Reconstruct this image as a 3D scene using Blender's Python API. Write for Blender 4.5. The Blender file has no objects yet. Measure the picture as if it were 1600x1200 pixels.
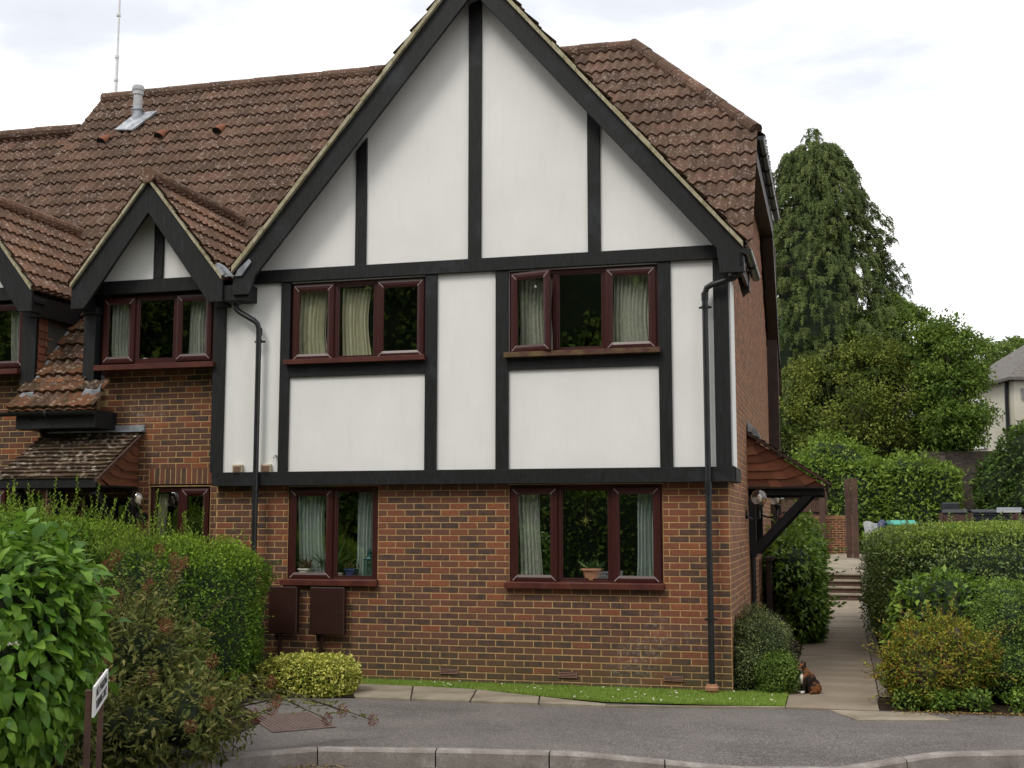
import bpy, math, random
import numpy as np
from mathutils import Vector, Matrix
SC=bpy.context.scene; COL=SC.collection
R=random.Random(7); NR=np.random.default_rng(11)
rad=math.radians
# ---------------------------------------------------------------- camera model (solved from the photograph)
FPX=1903.; PITCH=.1142; YAW=.2585; EYE=1.86
_cy,_sy,_cp,_sp=math.cos(YAW),math.sin(YAW),math.cos(PITCH),math.sin(PITCH)
_R=np.array([_cy,_sy,0]);_F=np.array([-_sy*_cp,_cy*_cp,_sp]);_U=np.array([_sy*_sp,-_cy*_sp,_cp])
def ray(px,py): return _F+_R*(px-800)/FPX-_U*(py-600)/FPX
def atY(px,py,Y):
    d=ray(px,py); return d*(Y/d[1])+np.array([0,0,EYE])
def atZ(px,py,Z=0.):
    d=ray(px,py); return d*((Z-EYE)/d[2])+np.array([0,0,EYE])
def gx(px,py,z=0.): p=atZ(px,py,z); return (p[0],p[1])
# ---------------------------------------------------------------- object bookkeeping
def tag(o,label=None,cat=None,group=None,kind=None):
    if label:o['label']=label
    if cat:o['category']=cat
    if group:o['group']=group
    if kind:o['kind']=kind
    return o
def thing(name,label,cat,loc=(0,0,0),group=None):
    o=bpy.data.objects.new(name,None); COL.objects.link(o); o.location=loc; o.empty_display_size=.2
    return tag(o,label,cat,group)
def wloc(o):
    v=Vector((0,0,0))
    while o is not None: v+=o.location; o=o.parent
    return v
class MB:
    def __init__(s): s.v=[];s.f=[];s.m=[];s.c=[]; s.cur=0; s.col=0.5
    def add(s,vs,fs):
        b=len(s.v); s.v+=[tuple(map(float,p)) for p in vs]
        for f in fs: s.f.append([b+i for i in f]); s.m.append(s.cur); s.c.append(s.col)
        return s
    def box(s,x0,x1,y0,y1,z0,z1):
        if x0>x1:x0,x1=x1,x0
        if y0>y1:y0,y1=y1,y0
        if z0>z1:z0,z1=z1,z0
        return s.add([(x0,y0,z0),(x1,y0,z0),(x1,y1,z0),(x0,y1,z0),(x0,y0,z1),(x1,y0,z1),(x1,y1,z1),(x0,y1,z1)],
              [(0,3,2,1),(4,5,6,7),(0,1,5,4),(1,2,6,5),(2,3,7,6),(3,0,4,7)])
    def prism(s,pts,a,b,axis='y'):
        """polygon extruded; axis y: pts=(x,z), axis x: pts=(y,z), axis z: pts=(x,y)"""
        n=len(pts)
        def P(p,t): return (p[0],t,p[1]) if axis=='y' else ((t,p[0],p[1]) if axis=='x' else (p[0],p[1],t))
        vs=[P(p,a) for p in pts]+[P(p,b) for p in pts]
        fs=[tuple(range(n)),tuple(range(2*n-1,n-1,-1))]+[(i,i+n,(i+1)%n+n,(i+1)%n) for i in range(n)]
        return s.add(vs,fs)
    def tube(s,pts,r,n=8,caps=True):
        pts=[Vector(p) for p in pts]; rs=r if isinstance(r,(list,tuple)) else [r]*len(pts)
        vs=[];up=None
        for i,p in enumerate(pts):
            d=(pts[min(i+1,len(pts)-1)]-pts[max(i-1,0)]).normalized()
            a=d.cross(Vector((0,0,1)) if abs(d.z)<.95 else Vector((1,0,0))).normalized()
            if up is not None:
                a=(up-d*up.dot(d)); a=a.normalized() if a.length>1e-4 else d.orthogonal().normalized()
            up=a; b=d.cross(a)
            for k in range(n):
                t=2*math.pi*k/n; vs.append(p+(a*math.cos(t)+b*math.sin(t))*rs[i])
        fs=[]
        for i in range(len(pts)-1):
            for k in range(n): fs.append((i*n+k,i*n+(k+1)%n,(i+1)*n+(k+1)%n,(i+1)*n+k))
        if caps: fs+= [tuple(range(n-1,-1,-1)),tuple(range((len(pts)-1)*n,len(pts)*n))]
        return s.add(vs,fs)
    def lathe(s,c,prof,n=20):
        vs=[];fs=[]
        for r,z in prof:
            for k in range(n):
                t=2*math.pi*k/n; vs.append((c[0]+r*math.cos(t),c[1]+r*math.sin(t),c[2]+z))
        for i in range(len(prof)-1):
            for k in range(n): fs.append((i*n+k,i*n+(k+1)%n,(i+1)*n+(k+1)%n,(i+1)*n+k))
        fs+=[tuple(range(n-1,-1,-1)),tuple(range((len(prof)-1)*n,len(prof)*n))]
        return s.add(vs,fs)
    def build(s,name,mats,parent=None,smooth=False,bevel=0,loc=None):
        if not isinstance(mats,(list,tuple)): mats=[mats]
        o0=wloc(parent) if parent is not None else (Vector(loc) if loc is not None else None)
        if o0 is None:
            vs=np.array(s.v); o0=Vector(((vs[:,0].min()+vs[:,0].max())/2,(vs[:,1].min()+vs[:,1].max())/2,vs[:,2].min()))
        me=bpy.data.meshes.new(name)
        me.from_pydata([(v[0]-o0.x,v[1]-o0.y,v[2]-o0.z) for v in s.v],[],s.f); 
        for m in mats: me.materials.append(m)
        me.polygons.foreach_set('material_index',s.m)
        at=me.attributes.new('rnd','FLOAT','FACE'); at.data.foreach_set('value',[float(c) for c in s.c])
        if smooth: me.polygons.foreach_set('use_smooth',[True]*len(s.f))
        me.update()
        o=bpy.data.objects.new(name,me); COL.objects.link(o)
        if parent is not None: o.parent=parent
        else: o.location=o0
        if bevel:
            b=o.modifiers.new('bevel','BEVEL'); b.width=bevel; b.segments=1; b.limit_method='ANGLE'; b.angle_limit=rad(50)
        return o
def npmesh(name,V,Fq,mat,parent=None,rnd=None,loc=None,smooth=False):
    """V (n,3), Fq (m,4) quads"""
    o0=wloc(parent) if parent is not None else Vector(loc if loc is not None else (0,0,0))
    V=np.asarray(V,dtype=np.float32)-np.array(o0,dtype=np.float32)
    m=len(Fq); me=bpy.data.meshes.new(name)
    me.vertices.add(len(V)); me.vertices.foreach_set('co',V.ravel())
    me.loops.add(4*m); me.loops.foreach_set('vertex_index',np.asarray(Fq,dtype=np.int32).ravel())
    me.polygons.add(m); me.polygons.foreach_set('loop_start',np.arange(0,4*m,4,dtype=np.int32))
    me.polygons.foreach_set('loop_total',np.full(m,4,dtype=np.int32))
    if rnd is not None:
        a=me.attributes.new('rnd','FLOAT','FACE'); a.data.foreach_set('value',np.asarray(rnd,dtype=np.float32))
    if smooth: me.polygons.foreach_set('use_smooth',np.ones(m,dtype=bool))
    me.materials.append(mat); me.update(calc_edges=True); me.validate()
    o=bpy.data.objects.new(name,me); COL.objects.link(o)
    if parent is not None:o.parent=parent
    else:o.location=o0
    return o
# ---------------------------------------------------------------- materials
def lin(r,g,b):
    f=lambda c:(c/255/12.92 if c/255<=.04045 else ((c/255+.055)/1.055)**2.4)
    return (f(r),f(g),f(b),1)
class NT:
    def __init__(s,name):
        s.mat=bpy.data.materials.new(name); s.mat.use_nodes=True; s.t=s.mat.node_tree; s.t.nodes.clear()
        s.out=s.n('ShaderNodeOutputMaterial')
    def n(s,typ,**kw):
        x=s.t.nodes.new(typ)
        for k,v in kw.items():
            if k=='inp':
                for a,b in v.items(): x.inputs[a].default_value=b
            else: setattr(x,k,v)
        return x
    def l(s,a,b): s.t.links.new(a,b)
    def coord(s,kind='Object',scale=None):
        c=s.n('ShaderNodeTexCoord')
        if scale is None: return c.outputs[kind]
        m=s.n('ShaderNodeMapping'); m.inputs['Scale'].default_value=scale; s.l(c.outputs[kind],m.inputs[0]); return m.outputs[0]
    def noise(s,scale,detail=3,rough=.55,vec=None,typ='Fac'):
        x=s.n('ShaderNodeTexNoise',inp={'Scale':scale,'Detail':detail,'Roughness':rough})
        if vec is None: vec=s.coord()
        s.l(vec,x.inputs['Vector']); return x.outputs[typ]
    def ramp(s,fac,stops,interp='LINEAR'):
        r=s.n('ShaderNodeValToRGB'); cr=r.color_ramp; cr.interpolation=interp
        while len(cr.elements)<len(stops): cr.elements.new(.5)
        for e,(p,c) in zip(cr.elements,stops): e.position=p; e.color=c if not isinstance(c,(int,float)) else (c,c,c,1)
        s.l(fac,r.inputs[0]); return r.outputs[0]
    def mix(s,fac,a,b,mode='MIX'):
        x=s.n('ShaderNodeMix',data_type='RGBA',blend_type=mode)
        for i,v in ((0,fac),(6,a),(7,b)):
            if isinstance(v,(int,float)) : x.inputs[i].default_value=v if i==0 else (v,v,v,1)
            elif isinstance(v,tuple): x.inputs[i].default_value=v
            else: s.l(v,x.inputs[i])
        return x.outputs[2]
    def math(s,op,a,b=0.,clamp=False):
        x=s.n('ShaderNodeMath',operation=op,use_clamp=clamp)
        for i,v in ((0,a),(1,b)):
            if isinstance(v,(int,float)): x.inputs[i].default_value=v
            else: s.l(v,x.inputs[i])
        return x.outputs[0]
    def attr(s,name='rnd'): return s.n('ShaderNodeAttribute',attribute_name=name).outputs['Fac']
    def bump(s,h,strength=.3,dist=.01):
        b=s.n('ShaderNodeBump',inp={'Strength':strength,'Distance':dist}); s.l(h,b.inputs['Height']); return b.outputs[0]
    def bsdf(s,col,rough=.7,normal=None,spec=.5,metal=0.):
        p=s.n('ShaderNodeBsdfPrincipled')
        if isinstance(col,tuple): p.inputs['Base Color'].default_value=col
        else: s.l(col,p.inputs['Base Color'])
        if isinstance(rough,(int,float)): p.inputs['Roughness'].default_value=rough
        else: s.l(rough,p.inputs['Roughness'])
        p.inputs['Specular IOR Level'].default_value=spec; p.inputs['Metallic'].default_value=metal
        if normal is not None: s.l(normal,p.inputs['Normal'])
        s.l(p.outputs[0],s.out.inputs[0]); return p
def simple(name,c1,c2=None,scale=8,rough=.6,bump=.2,bscale=60,spec=.4,metal=0,detail=4,dist=.004):
    t=NT(name); c2=c2 or c1
    col=t.ramp(t.noise(scale,detail),[(.35,c1),(.65,c2)])
    t.bsdf(col,rough,t.bump(t.noise(bscale,4),bump,dist),spec,metal); return t.mat
M={}
M['timber']=None
t=NT('black_stained_timber'); g=t.noise(9,5,vec=t.coord(scale=(6,6,.6))); 
col=t.ramp(g,[(.3,(.009,.009,.009,1)),(.6,(.016,.016,.017,1)),(.8,(.034,.035,.037,1))]); col=t.mix(t.ramp(t.noise(1.6,5,.7),[(.55,0),(.75,.6)]),col,(.045,.050,.057,1))
t.bsdf(col,.55,t.bump(t.noise(30,5,vec=t.coord(scale=(4,4,.7))),.5,.006),.25); M['timber']=t.mat
t=NT('white_render'); c=t.ramp(t.noise(1.3,5),[(.3,(.77,.755,.73,1)),(.7,(.83,.82,.795,1))])
c=t.mix(t.ramp(t.noise(3,6,.7,vec=t.coord(scale=(4,4,.5))),[(.52,0),(.85,.32)]),c,(.60,.58,.52,1))
t.bsdf(c,.85,t.bump(t.noise(140,3),.25,.003),.2); M['render']=t.mat
def brickmat(name,dark,mid,red,bright,stain=None,shift=0.):
    t=NT(name); r=t.attr()
    a=t.ramp(r,[(0,dark),(.22,dark),(.36,mid),(.56,mid),(.70,red),(.88,red),(.95,bright),(1,bright)])
    n=t.noise(9,4,.6); a=t.mix(t.ramp(n,[(.38,0),(.7,.75)]),a,t.mix(.5,mid,red))
    n2=t.noise(45,4,.7); a=t.mix(t.ramp(n2,[(.35,.0),(.75,.5)]),a,dark)
    a=t.mix(t.ramp(t.noise(160,2),[(.62,0),(.72,.35)]),a,(.02,.016,.014,1))
    if stain:
        sp=t.n('ShaderNodeSeparateXYZ'); t.l(t.coord(),sp.inputs[0])
        f=t.math('ADD',sp.outputs[2],t.math('MULTIPLY',t.noise(2.5,4),.9))
        a=t.mix(t.ramp(f,[(.45,.55),(1.25,0)]),a,stain)
    a=t.mix(t.math('MULTIPLY',t.ramp(t.noise(.8,3,.5),[(.60,0),(.68,1)]),t.ramp(t.noise(22,5,.8),[(.5,0),(.68,.55)])),a,(.45,.41,.37,1))
    t.bsdf(a,.85,t.bump(t.noise(70,5,.7),.6,.006),.2); return t.mat
M['brick']=brickmat('multi_brick',(.070,.050,.041,1),(.140,.070,.046,1),(.255,.085,.044,1),(.33,.11,.045,1),(.085,.078,.034,1))
M['sidebrick']=brickmat('side_brick',(.17,.095,.066,1),(.26,.125,.075,1),(.33,.15,.085,1),(.42,.17,.09,1))
t=NT('mortar'); t.bsdf(t.ramp(t.noise(14,5),[(.3,(.35,.225,.105,1)),(.7,(.55,.365,.175,1))]),.95,t.bump(t.noise(120,4),.6,.004),.1); M['mortar']=t.mat
def tilemat(name,cols,speck=.5,moss=.3,mossc=(.07,.065,.02,1),specc=(.45,.33,.29,1),ss=30):
    t=NT(name); a=t.ramp(t.attr(),[(0,cols[0]),(.45,cols[1]),(.85,cols[2]),(1,cols[3])])
    a=t.mix(t.ramp(t.noise(2.2,5,.65),[(.35,0),(.75,.55)]),a,cols[0])
    v=t.n('ShaderNodeTexVoronoi',inp={'Scale':ss*1.0,'Randomness':1.}); t.l(t.coord(),v.inputs['Vector'])
    gate=t.math('MULTIPLY',t.ramp(t.noise(ss*.35,4,.7),[(.44,0),(.56,1)]),t.ramp(t.noise(.9,3,.6),[(.32,.25),(.62,1)]))
    sp=t.ramp(v.outputs['Distance'],[(.30,1),(.44,0)])
    a=t.mix(t.math('MULTIPLY',t.math('MULTIPLY',sp,gate),speck),a,specc)
    a=t.mix(t.math('MULTIPLY',t.ramp(t.noise(6,6,.75),[(.5,0),(.68,1)]),moss),a,mossc)
    t.bsdf(a,.9,t.bump(t.noise(55,5,.75),.7,.008),.15); return t.mat
M['tile']=tilemat('brown_pantile',[(.075,.046,.033,1),(.110,.065,.046,1),(.137,.079,.056,1),(.163,.093,.065,1)],.65,.40,(.085,.075,.030,1),(.42,.34,.30,1),24)
M['dormtile']=tilemat('rusty_pantile',[(.11,.066,.046,1),(.15,.084,.056,1),(.185,.10,.064,1),(.22,.12,.078,1)],.8,.3,(.10,.08,.03,1),(.46,.37,.32,1),24)
M['mosstile']=tilemat('mossy_plain_tile',[(.05,.034,.024,1),(.085,.052,.036,1),(.12,.075,.05,1),(.15,.10,.07,1)],.75,.6,(.07,.066,.018,1),(.58,.52,.42,1),13)
M['cattile']=tilemat('weathered_orange_tile',[(.06,.038,.026,1),(.12,.055,.03,1),(.18,.075,.036,1),(.26,.11,.05,1)],.7,.85,(.035,.034,.014,1),(.4,.33,.25,1),18)
M['hung']=tilemat('hung_clay_tile',[(.13,.055,.033,1),(.20,.078,.044,1),(.26,.098,.053,1),(.30,.13,.07,1)],.05,.18,(.06,.04,.03,1))
t=NT('undercloak_mortar'); t.bsdf(t.ramp(t.noise(7,6,.7),[(.3,(.19,.165,.085,1)),(.5,(.38,.34,.23,1)),(.75,(.50,.46,.35,1))]),.95,t.bump(t.noise(60,4),.6,.006),.1); M['verge']=t.mat
t=NT('mahogany_upvc'); t.bsdf(t.ramp(t.noise(16,4,vec=t.coord(scale=(5,5,.6))),[(.3,(.034,.009,.008,1)),(.7,(.056,.014,.012,1))]),.33,None,.4); M['frame']=t.mat
M['weld']=simple('pale_weld_line',(.42,.33,.33,1),rough=.4,bump=0)
M['sill']=simple('brown_sill',(.065,.016,.013,1),(.10,.03,.018,1),6,.4,.1)
M['sillmoss']=simple('brown_sill_algae',(.065,.016,.013,1),(.13,.085,.03,1),7,.6,.2)
M['lead']=simple('lead_flashing',(.20,.215,.235,1),(.42,.44,.47,1),7,.5,.5,25,.5,.35,dist=.01)
M['plastic']=simple('black_plastic',(.012,.013,.014,1),(.022,.023,.024,1),5,.32,.05)
M['pvcgrey']=simple('grey_pipe',(.36,.37,.38,1),(.5,.5,.5,1),6,.5,.1)
M['terra']=simple('terracotta',(.35,.17,.09,1),(.42,.22,.13,1),9,.8,.3)
M['ventbeige']=simple('beige_vent',(.42,.36,.25,1),(.5,.43,.31,1),6,.5,.05)
M['meter']=simple('brown_meter_box',(.028,.011,.008,1),(.038,.015,.011,1),5,.38,.15,90)
M['darkbrown']=simple('dark_brown_wood',(.022,.012,.010,1),(.042,.022,.016,1),9,.6,.4,40)
M['brownpost']=simple('brown_fence_wood',(.05,.026,.018,1),(.085,.045,.030,1),7,.75,.5,40)
M['metal_vent']=simple('airbrick_slots',(.24,.13,.10,1),(.30,.17,.13,1),9,.8,.2)
M['dark']=simple('dark_void',(.01,.01,.01,1),rough=.9,bump=0)
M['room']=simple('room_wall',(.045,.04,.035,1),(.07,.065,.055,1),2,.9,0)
def glass(name,tint,k=1.0,rough=0.):
    t=NT(name); lw=t.n('ShaderNodeLayerWeight',inp={'Blend':.5}); f=t.math('ADD',.043,t.math('MULTIPLY',t.math('POWER',lw.outputs['Facing'],5.),.95)); tr=t.n('ShaderNodeBsdfTransparent',inp={'Color':tint})
    gl=t.n('ShaderNodeBsdfGlossy',inp={'Roughness':rough,'Color':(1,1,1,1)}); mx=t.n('ShaderNodeMixShader')
    t.l(t.math('MULTIPLY',f,k,True),mx.inputs[0]); t.l(tr.outputs[0],mx.inputs[1]); t.l(gl.outputs[0],mx.inputs[2]); t.l(mx.outputs[0],t.out.inputs[0]); return t.mat
M['glass']=glass('window_glass',(.93,.95,.92,1),2.9)
M['globe']=glass('smoked_globe_glass',(.86,.80,.74,1),2.6)
def cloth(name,c1,c2,sc=(30,30,2),tr=.12):
    t=NT(name); c=t.ramp(t.noise(3,4,vec=t.coord(scale=sc)),[(.35,c1),(.65,c2)])
    d=t.n('ShaderNodeBsdfDiffuse'); q=t.n('ShaderNodeBsdfTranslucent'); mx=t.n('ShaderNodeMixShader'); mx.inputs[0].default_value=tr
    t.l(c,d.inputs[0]);t.l(c,q.inputs[0]);t.l(d.outputs[0],mx.inputs[1]);t.l(q.outputs[0],mx.inputs[2]);t.l(mx.outputs[0],t.out.inputs[0]); return t.mat
M['curt_cream']=cloth('cream_curtain',(.72,.66,.50,1),(.86,.81,.66,1))
M['curt_white']=cloth('white_curtain',(.52,.52,.49,1),(.72,.71,.68,1))
M['curt_blue']=cloth('pale_blue_curtain',(.44,.50,.52,1),(.62,.66,.66,1))
M['curt_net']=cloth('patterned_curtain',(.50,.48,.42,1),(.88,.86,.80,1),(60,60,14))
# foliage: colour ramp over a per-leaf random value
def leafmat(name,cols,rough=.45,tr=.25,spec=.4,nscale=1.2,namp=.35):
    t=NT(name); r=t.attr(); r2=t.math('ADD',r,t.math('MULTIPLY',t.math('SUBTRACT',t.noise(nscale,3),.5),namp),True)
    k=len(cols); c=t.ramp(r2,[(i/(k-1),cc+(1,)) for i,cc in enumerate(cols)])
    p=t.n('ShaderNodeBsdfPrincipled',inp={'Roughness':min(.8,rough+.12),'Specular IOR Level':spec*.6}); t.l(c,p.inputs['Base Color'])
    q=t.n('ShaderNodeBsdfTranslucent'); t.l(t.mix(.5,c,(c_:=cols[-1]+(1,))),q.inputs[0])
    mx=t.n('ShaderNodeMixShader'); mx.inputs[0].default_value=tr
    t.l(p.outputs[0],mx.inputs[1]);t.l(q.outputs[0],mx.inputs[2]);t.l(mx.outputs[0],t.out.inputs[0]); return t.mat
M['twig']=simple('twig_brown',(.035,.026,.018,1),(.06,.045,.03,1),9,.9,.3)
M['trunk']=simple('bark',(.06,.045,.035,1),(.12,.09,.07,1),5,.9,.6,25)
CLOUD=1.5; SUN=1.5; EXPO=0.18
# ---------------------------------------------------------------- foliage
def nrm(a): return a/np.maximum(np.linalg.norm(a,axis=1,keepdims=True),1e-9)
def lump(D,seed,freq=3.,k=6):
    g=np.random.default_rng(seed); s=np.zeros(len(D))
    for i in range(k):
        w=g.normal(size=3)*freq*(1+i*.35); s+=np.sin(D@w+g.uniform(0,6.28))/(1+i*.3)
    return s/2.2
def blob_r(D,b,seed,amp):
    """radius of the lumpy superellipsoid along unit directions D"""
    r=np.array(b[3:6]); p=b[6] if len(b)>6 else 2.
    q=(np.abs(D/r)**p).sum(1)**(-1./p)
    return q*(1+amp*lump(D*r/ max(r.min(),.3),seed,2.2))
def inside(P,b,seed,amp,k=.93):
    d=P-np.array(b[:3]); L=np.linalg.norm(d,axis=1); return L<k*blob_r(d/np.maximum(L,1e-6)[:,None],b,seed,amp)
def shell(blobs,n,seed,amp=.06,thick=.08,zmin=.01):
    """points and outward normals near the outer surface of a union of blobs"""
    g=np.random.default_rng(seed); Ps=[];Ns=[]
    area=[]
    for b in blobs:
        a,c,e=b[3:6]; area.append((a*c+a*e+c*e))
    tot=sum(area)
    for i,b in enumerate(blobs):
        m=int(n*area[i]/tot*1.9)+10
        r=np.array(b[3:6]); p=b[6] if len(b)>6 else 2.
        # roughly even cover: directions weighted through scaled sphere / box faces
        if p>2.5:
            fa=np.array([r[1]*r[2],r[0]*r[2],r[0]*r[1]]); ax=g.choice(3,m,p=fa/fa.sum()); X=g.uniform(-1,1,(m,3)); X[np.arange(m),ax]=np.sign(g.uniform(-1,1,m)); D=nrm(X*r)
        else: D=nrm(nrm(g.normal(size=(m,3)))*r)
        q=blob_r(D,b,seed+i,amp); dep=1-thick*np.abs(g.normal(size=m))*.8+ .02*g.normal(size=m)
        P=np.array(b[:3])+D*(q*dep)[:,None]
        N=nrm(np.sign(D)*(np.abs(D*q[:,None]/r)**(p-1))/r)
        k=P[:,2]>zmin
        for j,b2 in enumerate(blobs):
            if j!=i: k&=~inside(P,b2,seed+j,amp,.9)
        Ps.append(P[k]);Ns.append(N[k])
    P=np.concatenate(Ps);N=np.concatenate(Ns); k=g.permutation(len(P))[:n]; return P[k],N[k]
def leaves(P,D,N,L,W,rnd,big=False,curl=.25):
    """leaf quads: base P, along D, facing N"""
    D=nrm(D); S=nrm(np.cross(D,N)); N=nrm(np.cross(S,D)); n=len(P)
    L=np.broadcast_to(L,(n,))[:,None]; W=np.broadcast_to(W,(n,))[:,None]
    if not big:
        a=P; b=P+D*L*.45+S*W*.5+N*W*curl; c=P+D*L-N*L*curl*.5; d=P+D*L*.45-S*W*.5+N*W*curl
        V=np.stack([a,b,c,d],1).reshape(-1,3); F=np.arange(4*n).reshape(n,4); return V,F,rnd
    m1=P+D*L*.38+N*L*.03; m2=P+D*L*.75-N*L*.05
    tip=P+D*L-N*L*.22
    l1=P+D*L*.32+S*W*.48+N*W*curl; r1=P+D*L*.32-S*W*.48+N*W*curl
    l2=P+D*L*.68+S*W*.36+N*W*curl*.5-N*L*.05; r2=P+D*L*.68-S*W*.36+N*W*curl*.5-N*L*.05
    V=np.stack([P,m1,m2,tip,l1,l2,r1,r2],1).reshape(-1,3); b=np.arange(n)[:,None]*8
    f=np.array([[0,1,4,4],[1,2,5,4],[2,3,3,5],[0,6,6,1],[6,7,2,1],[7,3,3,2]])
    # keep proper quads only (triangles written as thin quads)
    f=np.array([[0,1,4,0],[1,2,5,4],[2,3,5,2],[0,6,1,0],[6,7,2,1],[7,3,2,7]])
    V=V.reshape(n,8,3)
    # midpoints make real quads out of the tip/base triangles
    e1=(V[:,0]+V[:,4])/2+0*S; e2=(V[:,3]+V[:,5])/2; e3=(V[:,0]+V[:,6])/2; e4=(V[:,3]+V[:,7])/2
    e1=e1+S*W*.06;e3=e3-S*W*.06;e2=e2+S*W*.05;e4=e4-S*W*.05
    V=np.concatenate([V,e1[:,None],e2[:,None],e3[:,None],e4[:,None]],1).reshape(-1,3)
    f=np.array([[0,1,4,8],[1,2,5,4],[2,3,9,5],[0,10,6,1],[1,6,7,2],[2,7,11,3]])
    F=(np.arange(n)[:,None,None]*12+f[None]).reshape(-1,4); return V,F,np.repeat(rnd,6)
def grow(name,P,N,mat,parent,L,W,seed,out=.6,droop=0.,up=0.,jit=.7,flat=.5,big=False,curl=.25,tint=None,smooth=False):
    g=np.random.default_rng(seed); n=len(P)
    D=N*out+g.normal(size=(n,3))*jit+np.array([0,0,up-droop])
    NN=N*(1-flat)+np.array([0,0,flat])+g.normal(size=(n,3))*.35
    ll=L*g.uniform(.5,1.3,n); r=g.uniform(0,1,n) if tint is None else tint
    V,F,rr=leaves(P,D,NN,ll,ll*W/L,r,big,curl)
    return npmesh(name,V,F,mat,parent,rr,smooth=smooth)
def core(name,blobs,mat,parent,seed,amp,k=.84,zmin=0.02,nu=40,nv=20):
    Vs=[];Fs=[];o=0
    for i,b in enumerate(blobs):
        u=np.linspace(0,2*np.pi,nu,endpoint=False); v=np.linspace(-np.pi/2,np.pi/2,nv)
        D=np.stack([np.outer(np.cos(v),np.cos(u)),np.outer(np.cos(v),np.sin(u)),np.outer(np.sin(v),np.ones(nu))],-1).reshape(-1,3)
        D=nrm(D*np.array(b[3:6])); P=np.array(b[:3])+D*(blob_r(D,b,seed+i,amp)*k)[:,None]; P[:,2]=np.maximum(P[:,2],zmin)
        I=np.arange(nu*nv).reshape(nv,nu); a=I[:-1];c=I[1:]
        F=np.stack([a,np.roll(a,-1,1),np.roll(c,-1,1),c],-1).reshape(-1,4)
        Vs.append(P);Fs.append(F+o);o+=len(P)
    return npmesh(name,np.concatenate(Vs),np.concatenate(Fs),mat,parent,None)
def sprigs(root,blobs,n,mat,L,W,seed,amp,length):
    g=np.random.default_rng(seed+500); P,N=shell(blobs,n,seed,amp,.01); mb=MB(); Pl=[];Dl=[]
    for p,nn in zip(P,N):
        l=length*g.uniform(.3,1.3); q=p+(nn+g.normal(size=3)*.35+[0,0,.35])*l; mb.tube([p-nn*.05,q],[.0035,.0012],3,False)
        m=int(l/(L*.38))+3
        for k in range(m): Pl.append(p+(q-p)*((k+1)/m)); a=k*2.4; Dl.append(np.array([math.cos(a),math.sin(a),.35])+nn*.5)
    mb.build('sprig_stems',M['twig'],root)
    V,F,rr=leaves(np.array(Pl),np.array(Dl),g.normal(size=(len(Pl),3))+[0,0,.8],L*g.uniform(.6,1.1,len(Pl)),W,g.uniform(.3,1,len(Pl)),False,.2); npmesh('sprig_leaves',V,F,mat,root,rr)
def shrub(name,label,cat,blobs,n,mat,L,W,seed,amp=.07,thick=.1,corek=.84,group=None,base=None,corem=None,sprig=0,spl=.14,**kw):
    b0=blobs[0]; root=thing(name,label,cat,base or (b0[0],b0[1],0),group)
    P,N=shell(blobs,n,seed,amp,thick)
    grow('foliage',P,N,mat,root,L,W,seed+1,**kw)
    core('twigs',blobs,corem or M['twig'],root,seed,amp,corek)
    mb=MB(); g=random.Random(seed)
    for k in range(6):
        a=g.uniform(0,6.28); r=min(b0[3],b0[4])
        mb.tube([(b0[0]+.1*r*math.cos(a),b0[1]+.1*r*math.sin(a),0),(b0[0]+.25*r*math.cos(a),b0[1]+.25*r*math.sin(a),b0[2]*.6),(b0[0]+.6*r*math.cos(a),b0[1]+.6*r*math.sin(a),b0[2]+b0[5]*.5)],[.02,.015,.006],5)
    mb.build('stem',M['twig'],root)
    if sprig: sprigs(root,blobs,sprig,mat,L,W,seed,amp,spl)
    return root
def clumps(C,cr,per,seed,squash=(1,1,.7)):
    g=np.random.default_rng(seed); n=len(C)
    q=g.normal(size=(n,per,3)); q=q/np.linalg.norm(q,axis=2,keepdims=True)*(g.uniform(0,1,(n,per,1))**.4)
    P=(C[:,None]+q*np.array(squash)*np.asarray(cr).reshape(-1,1,1)); return P.reshape(-1,3),q.reshape(-1,3)
def tree(name,label,blobs,ncl,per,cr,mat,L,W,seed,base,trunkr=.2,amp=.12,group=None,thick=.25,limbs=14,squash=(1,1,.6),cat='tree',**kw):
    root=thing(name,label,cat,base,group); g=np.random.default_rng(seed)
    C,N=shell(blobs,ncl,seed,amp,thick,zmin=base[2]+.3)
    crs=cr*g.uniform(.6,1.35,len(C)); P,Q=clumps(C,crs,per,seed+3,squash)
    NN=nrm(Q*.8+np.repeat(N,per,0)*.6+np.array([0,0,.3]))
    tint=np.clip(np.repeat(g.uniform(.1,.9,len(C)),per)+g.normal(size=len(P))*.18,0,1)
    grow('crown',P,NN,mat,root,L,W,seed+1,tint=tint,**kw)
    zc=max(b[2] for b in blobs); b0=max(blobs,key=lambda b:b[5]); top=(b0[0],b0[1],b0[2]+b0[5]*.55)
    mb=MB(); bs=np.array(base); tp=np.array(top)
    mb.tube([bs,bs+(tp-bs)*.35+g.normal(size=3)*.1,bs+(tp-bs)*.7+g.normal(size=3)*.15,tp],[trunkr,trunkr*.75,trunkr*.45,trunkr*.15],8)
    for i in g.permutation(len(C))[:limbs]:
        t=g.uniform(.2,.75); s=bs+(tp-bs)*t; e=C[i]; m=(s+e)/2+np.array([0,0,.1*np.linalg.norm(e-s)])
        mb.tube([s,m,e],[trunkr*.35,trunkr*.2,trunkr*.05],5)
    mb.build('trunk',M['trunk'],root)
    return root
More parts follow.
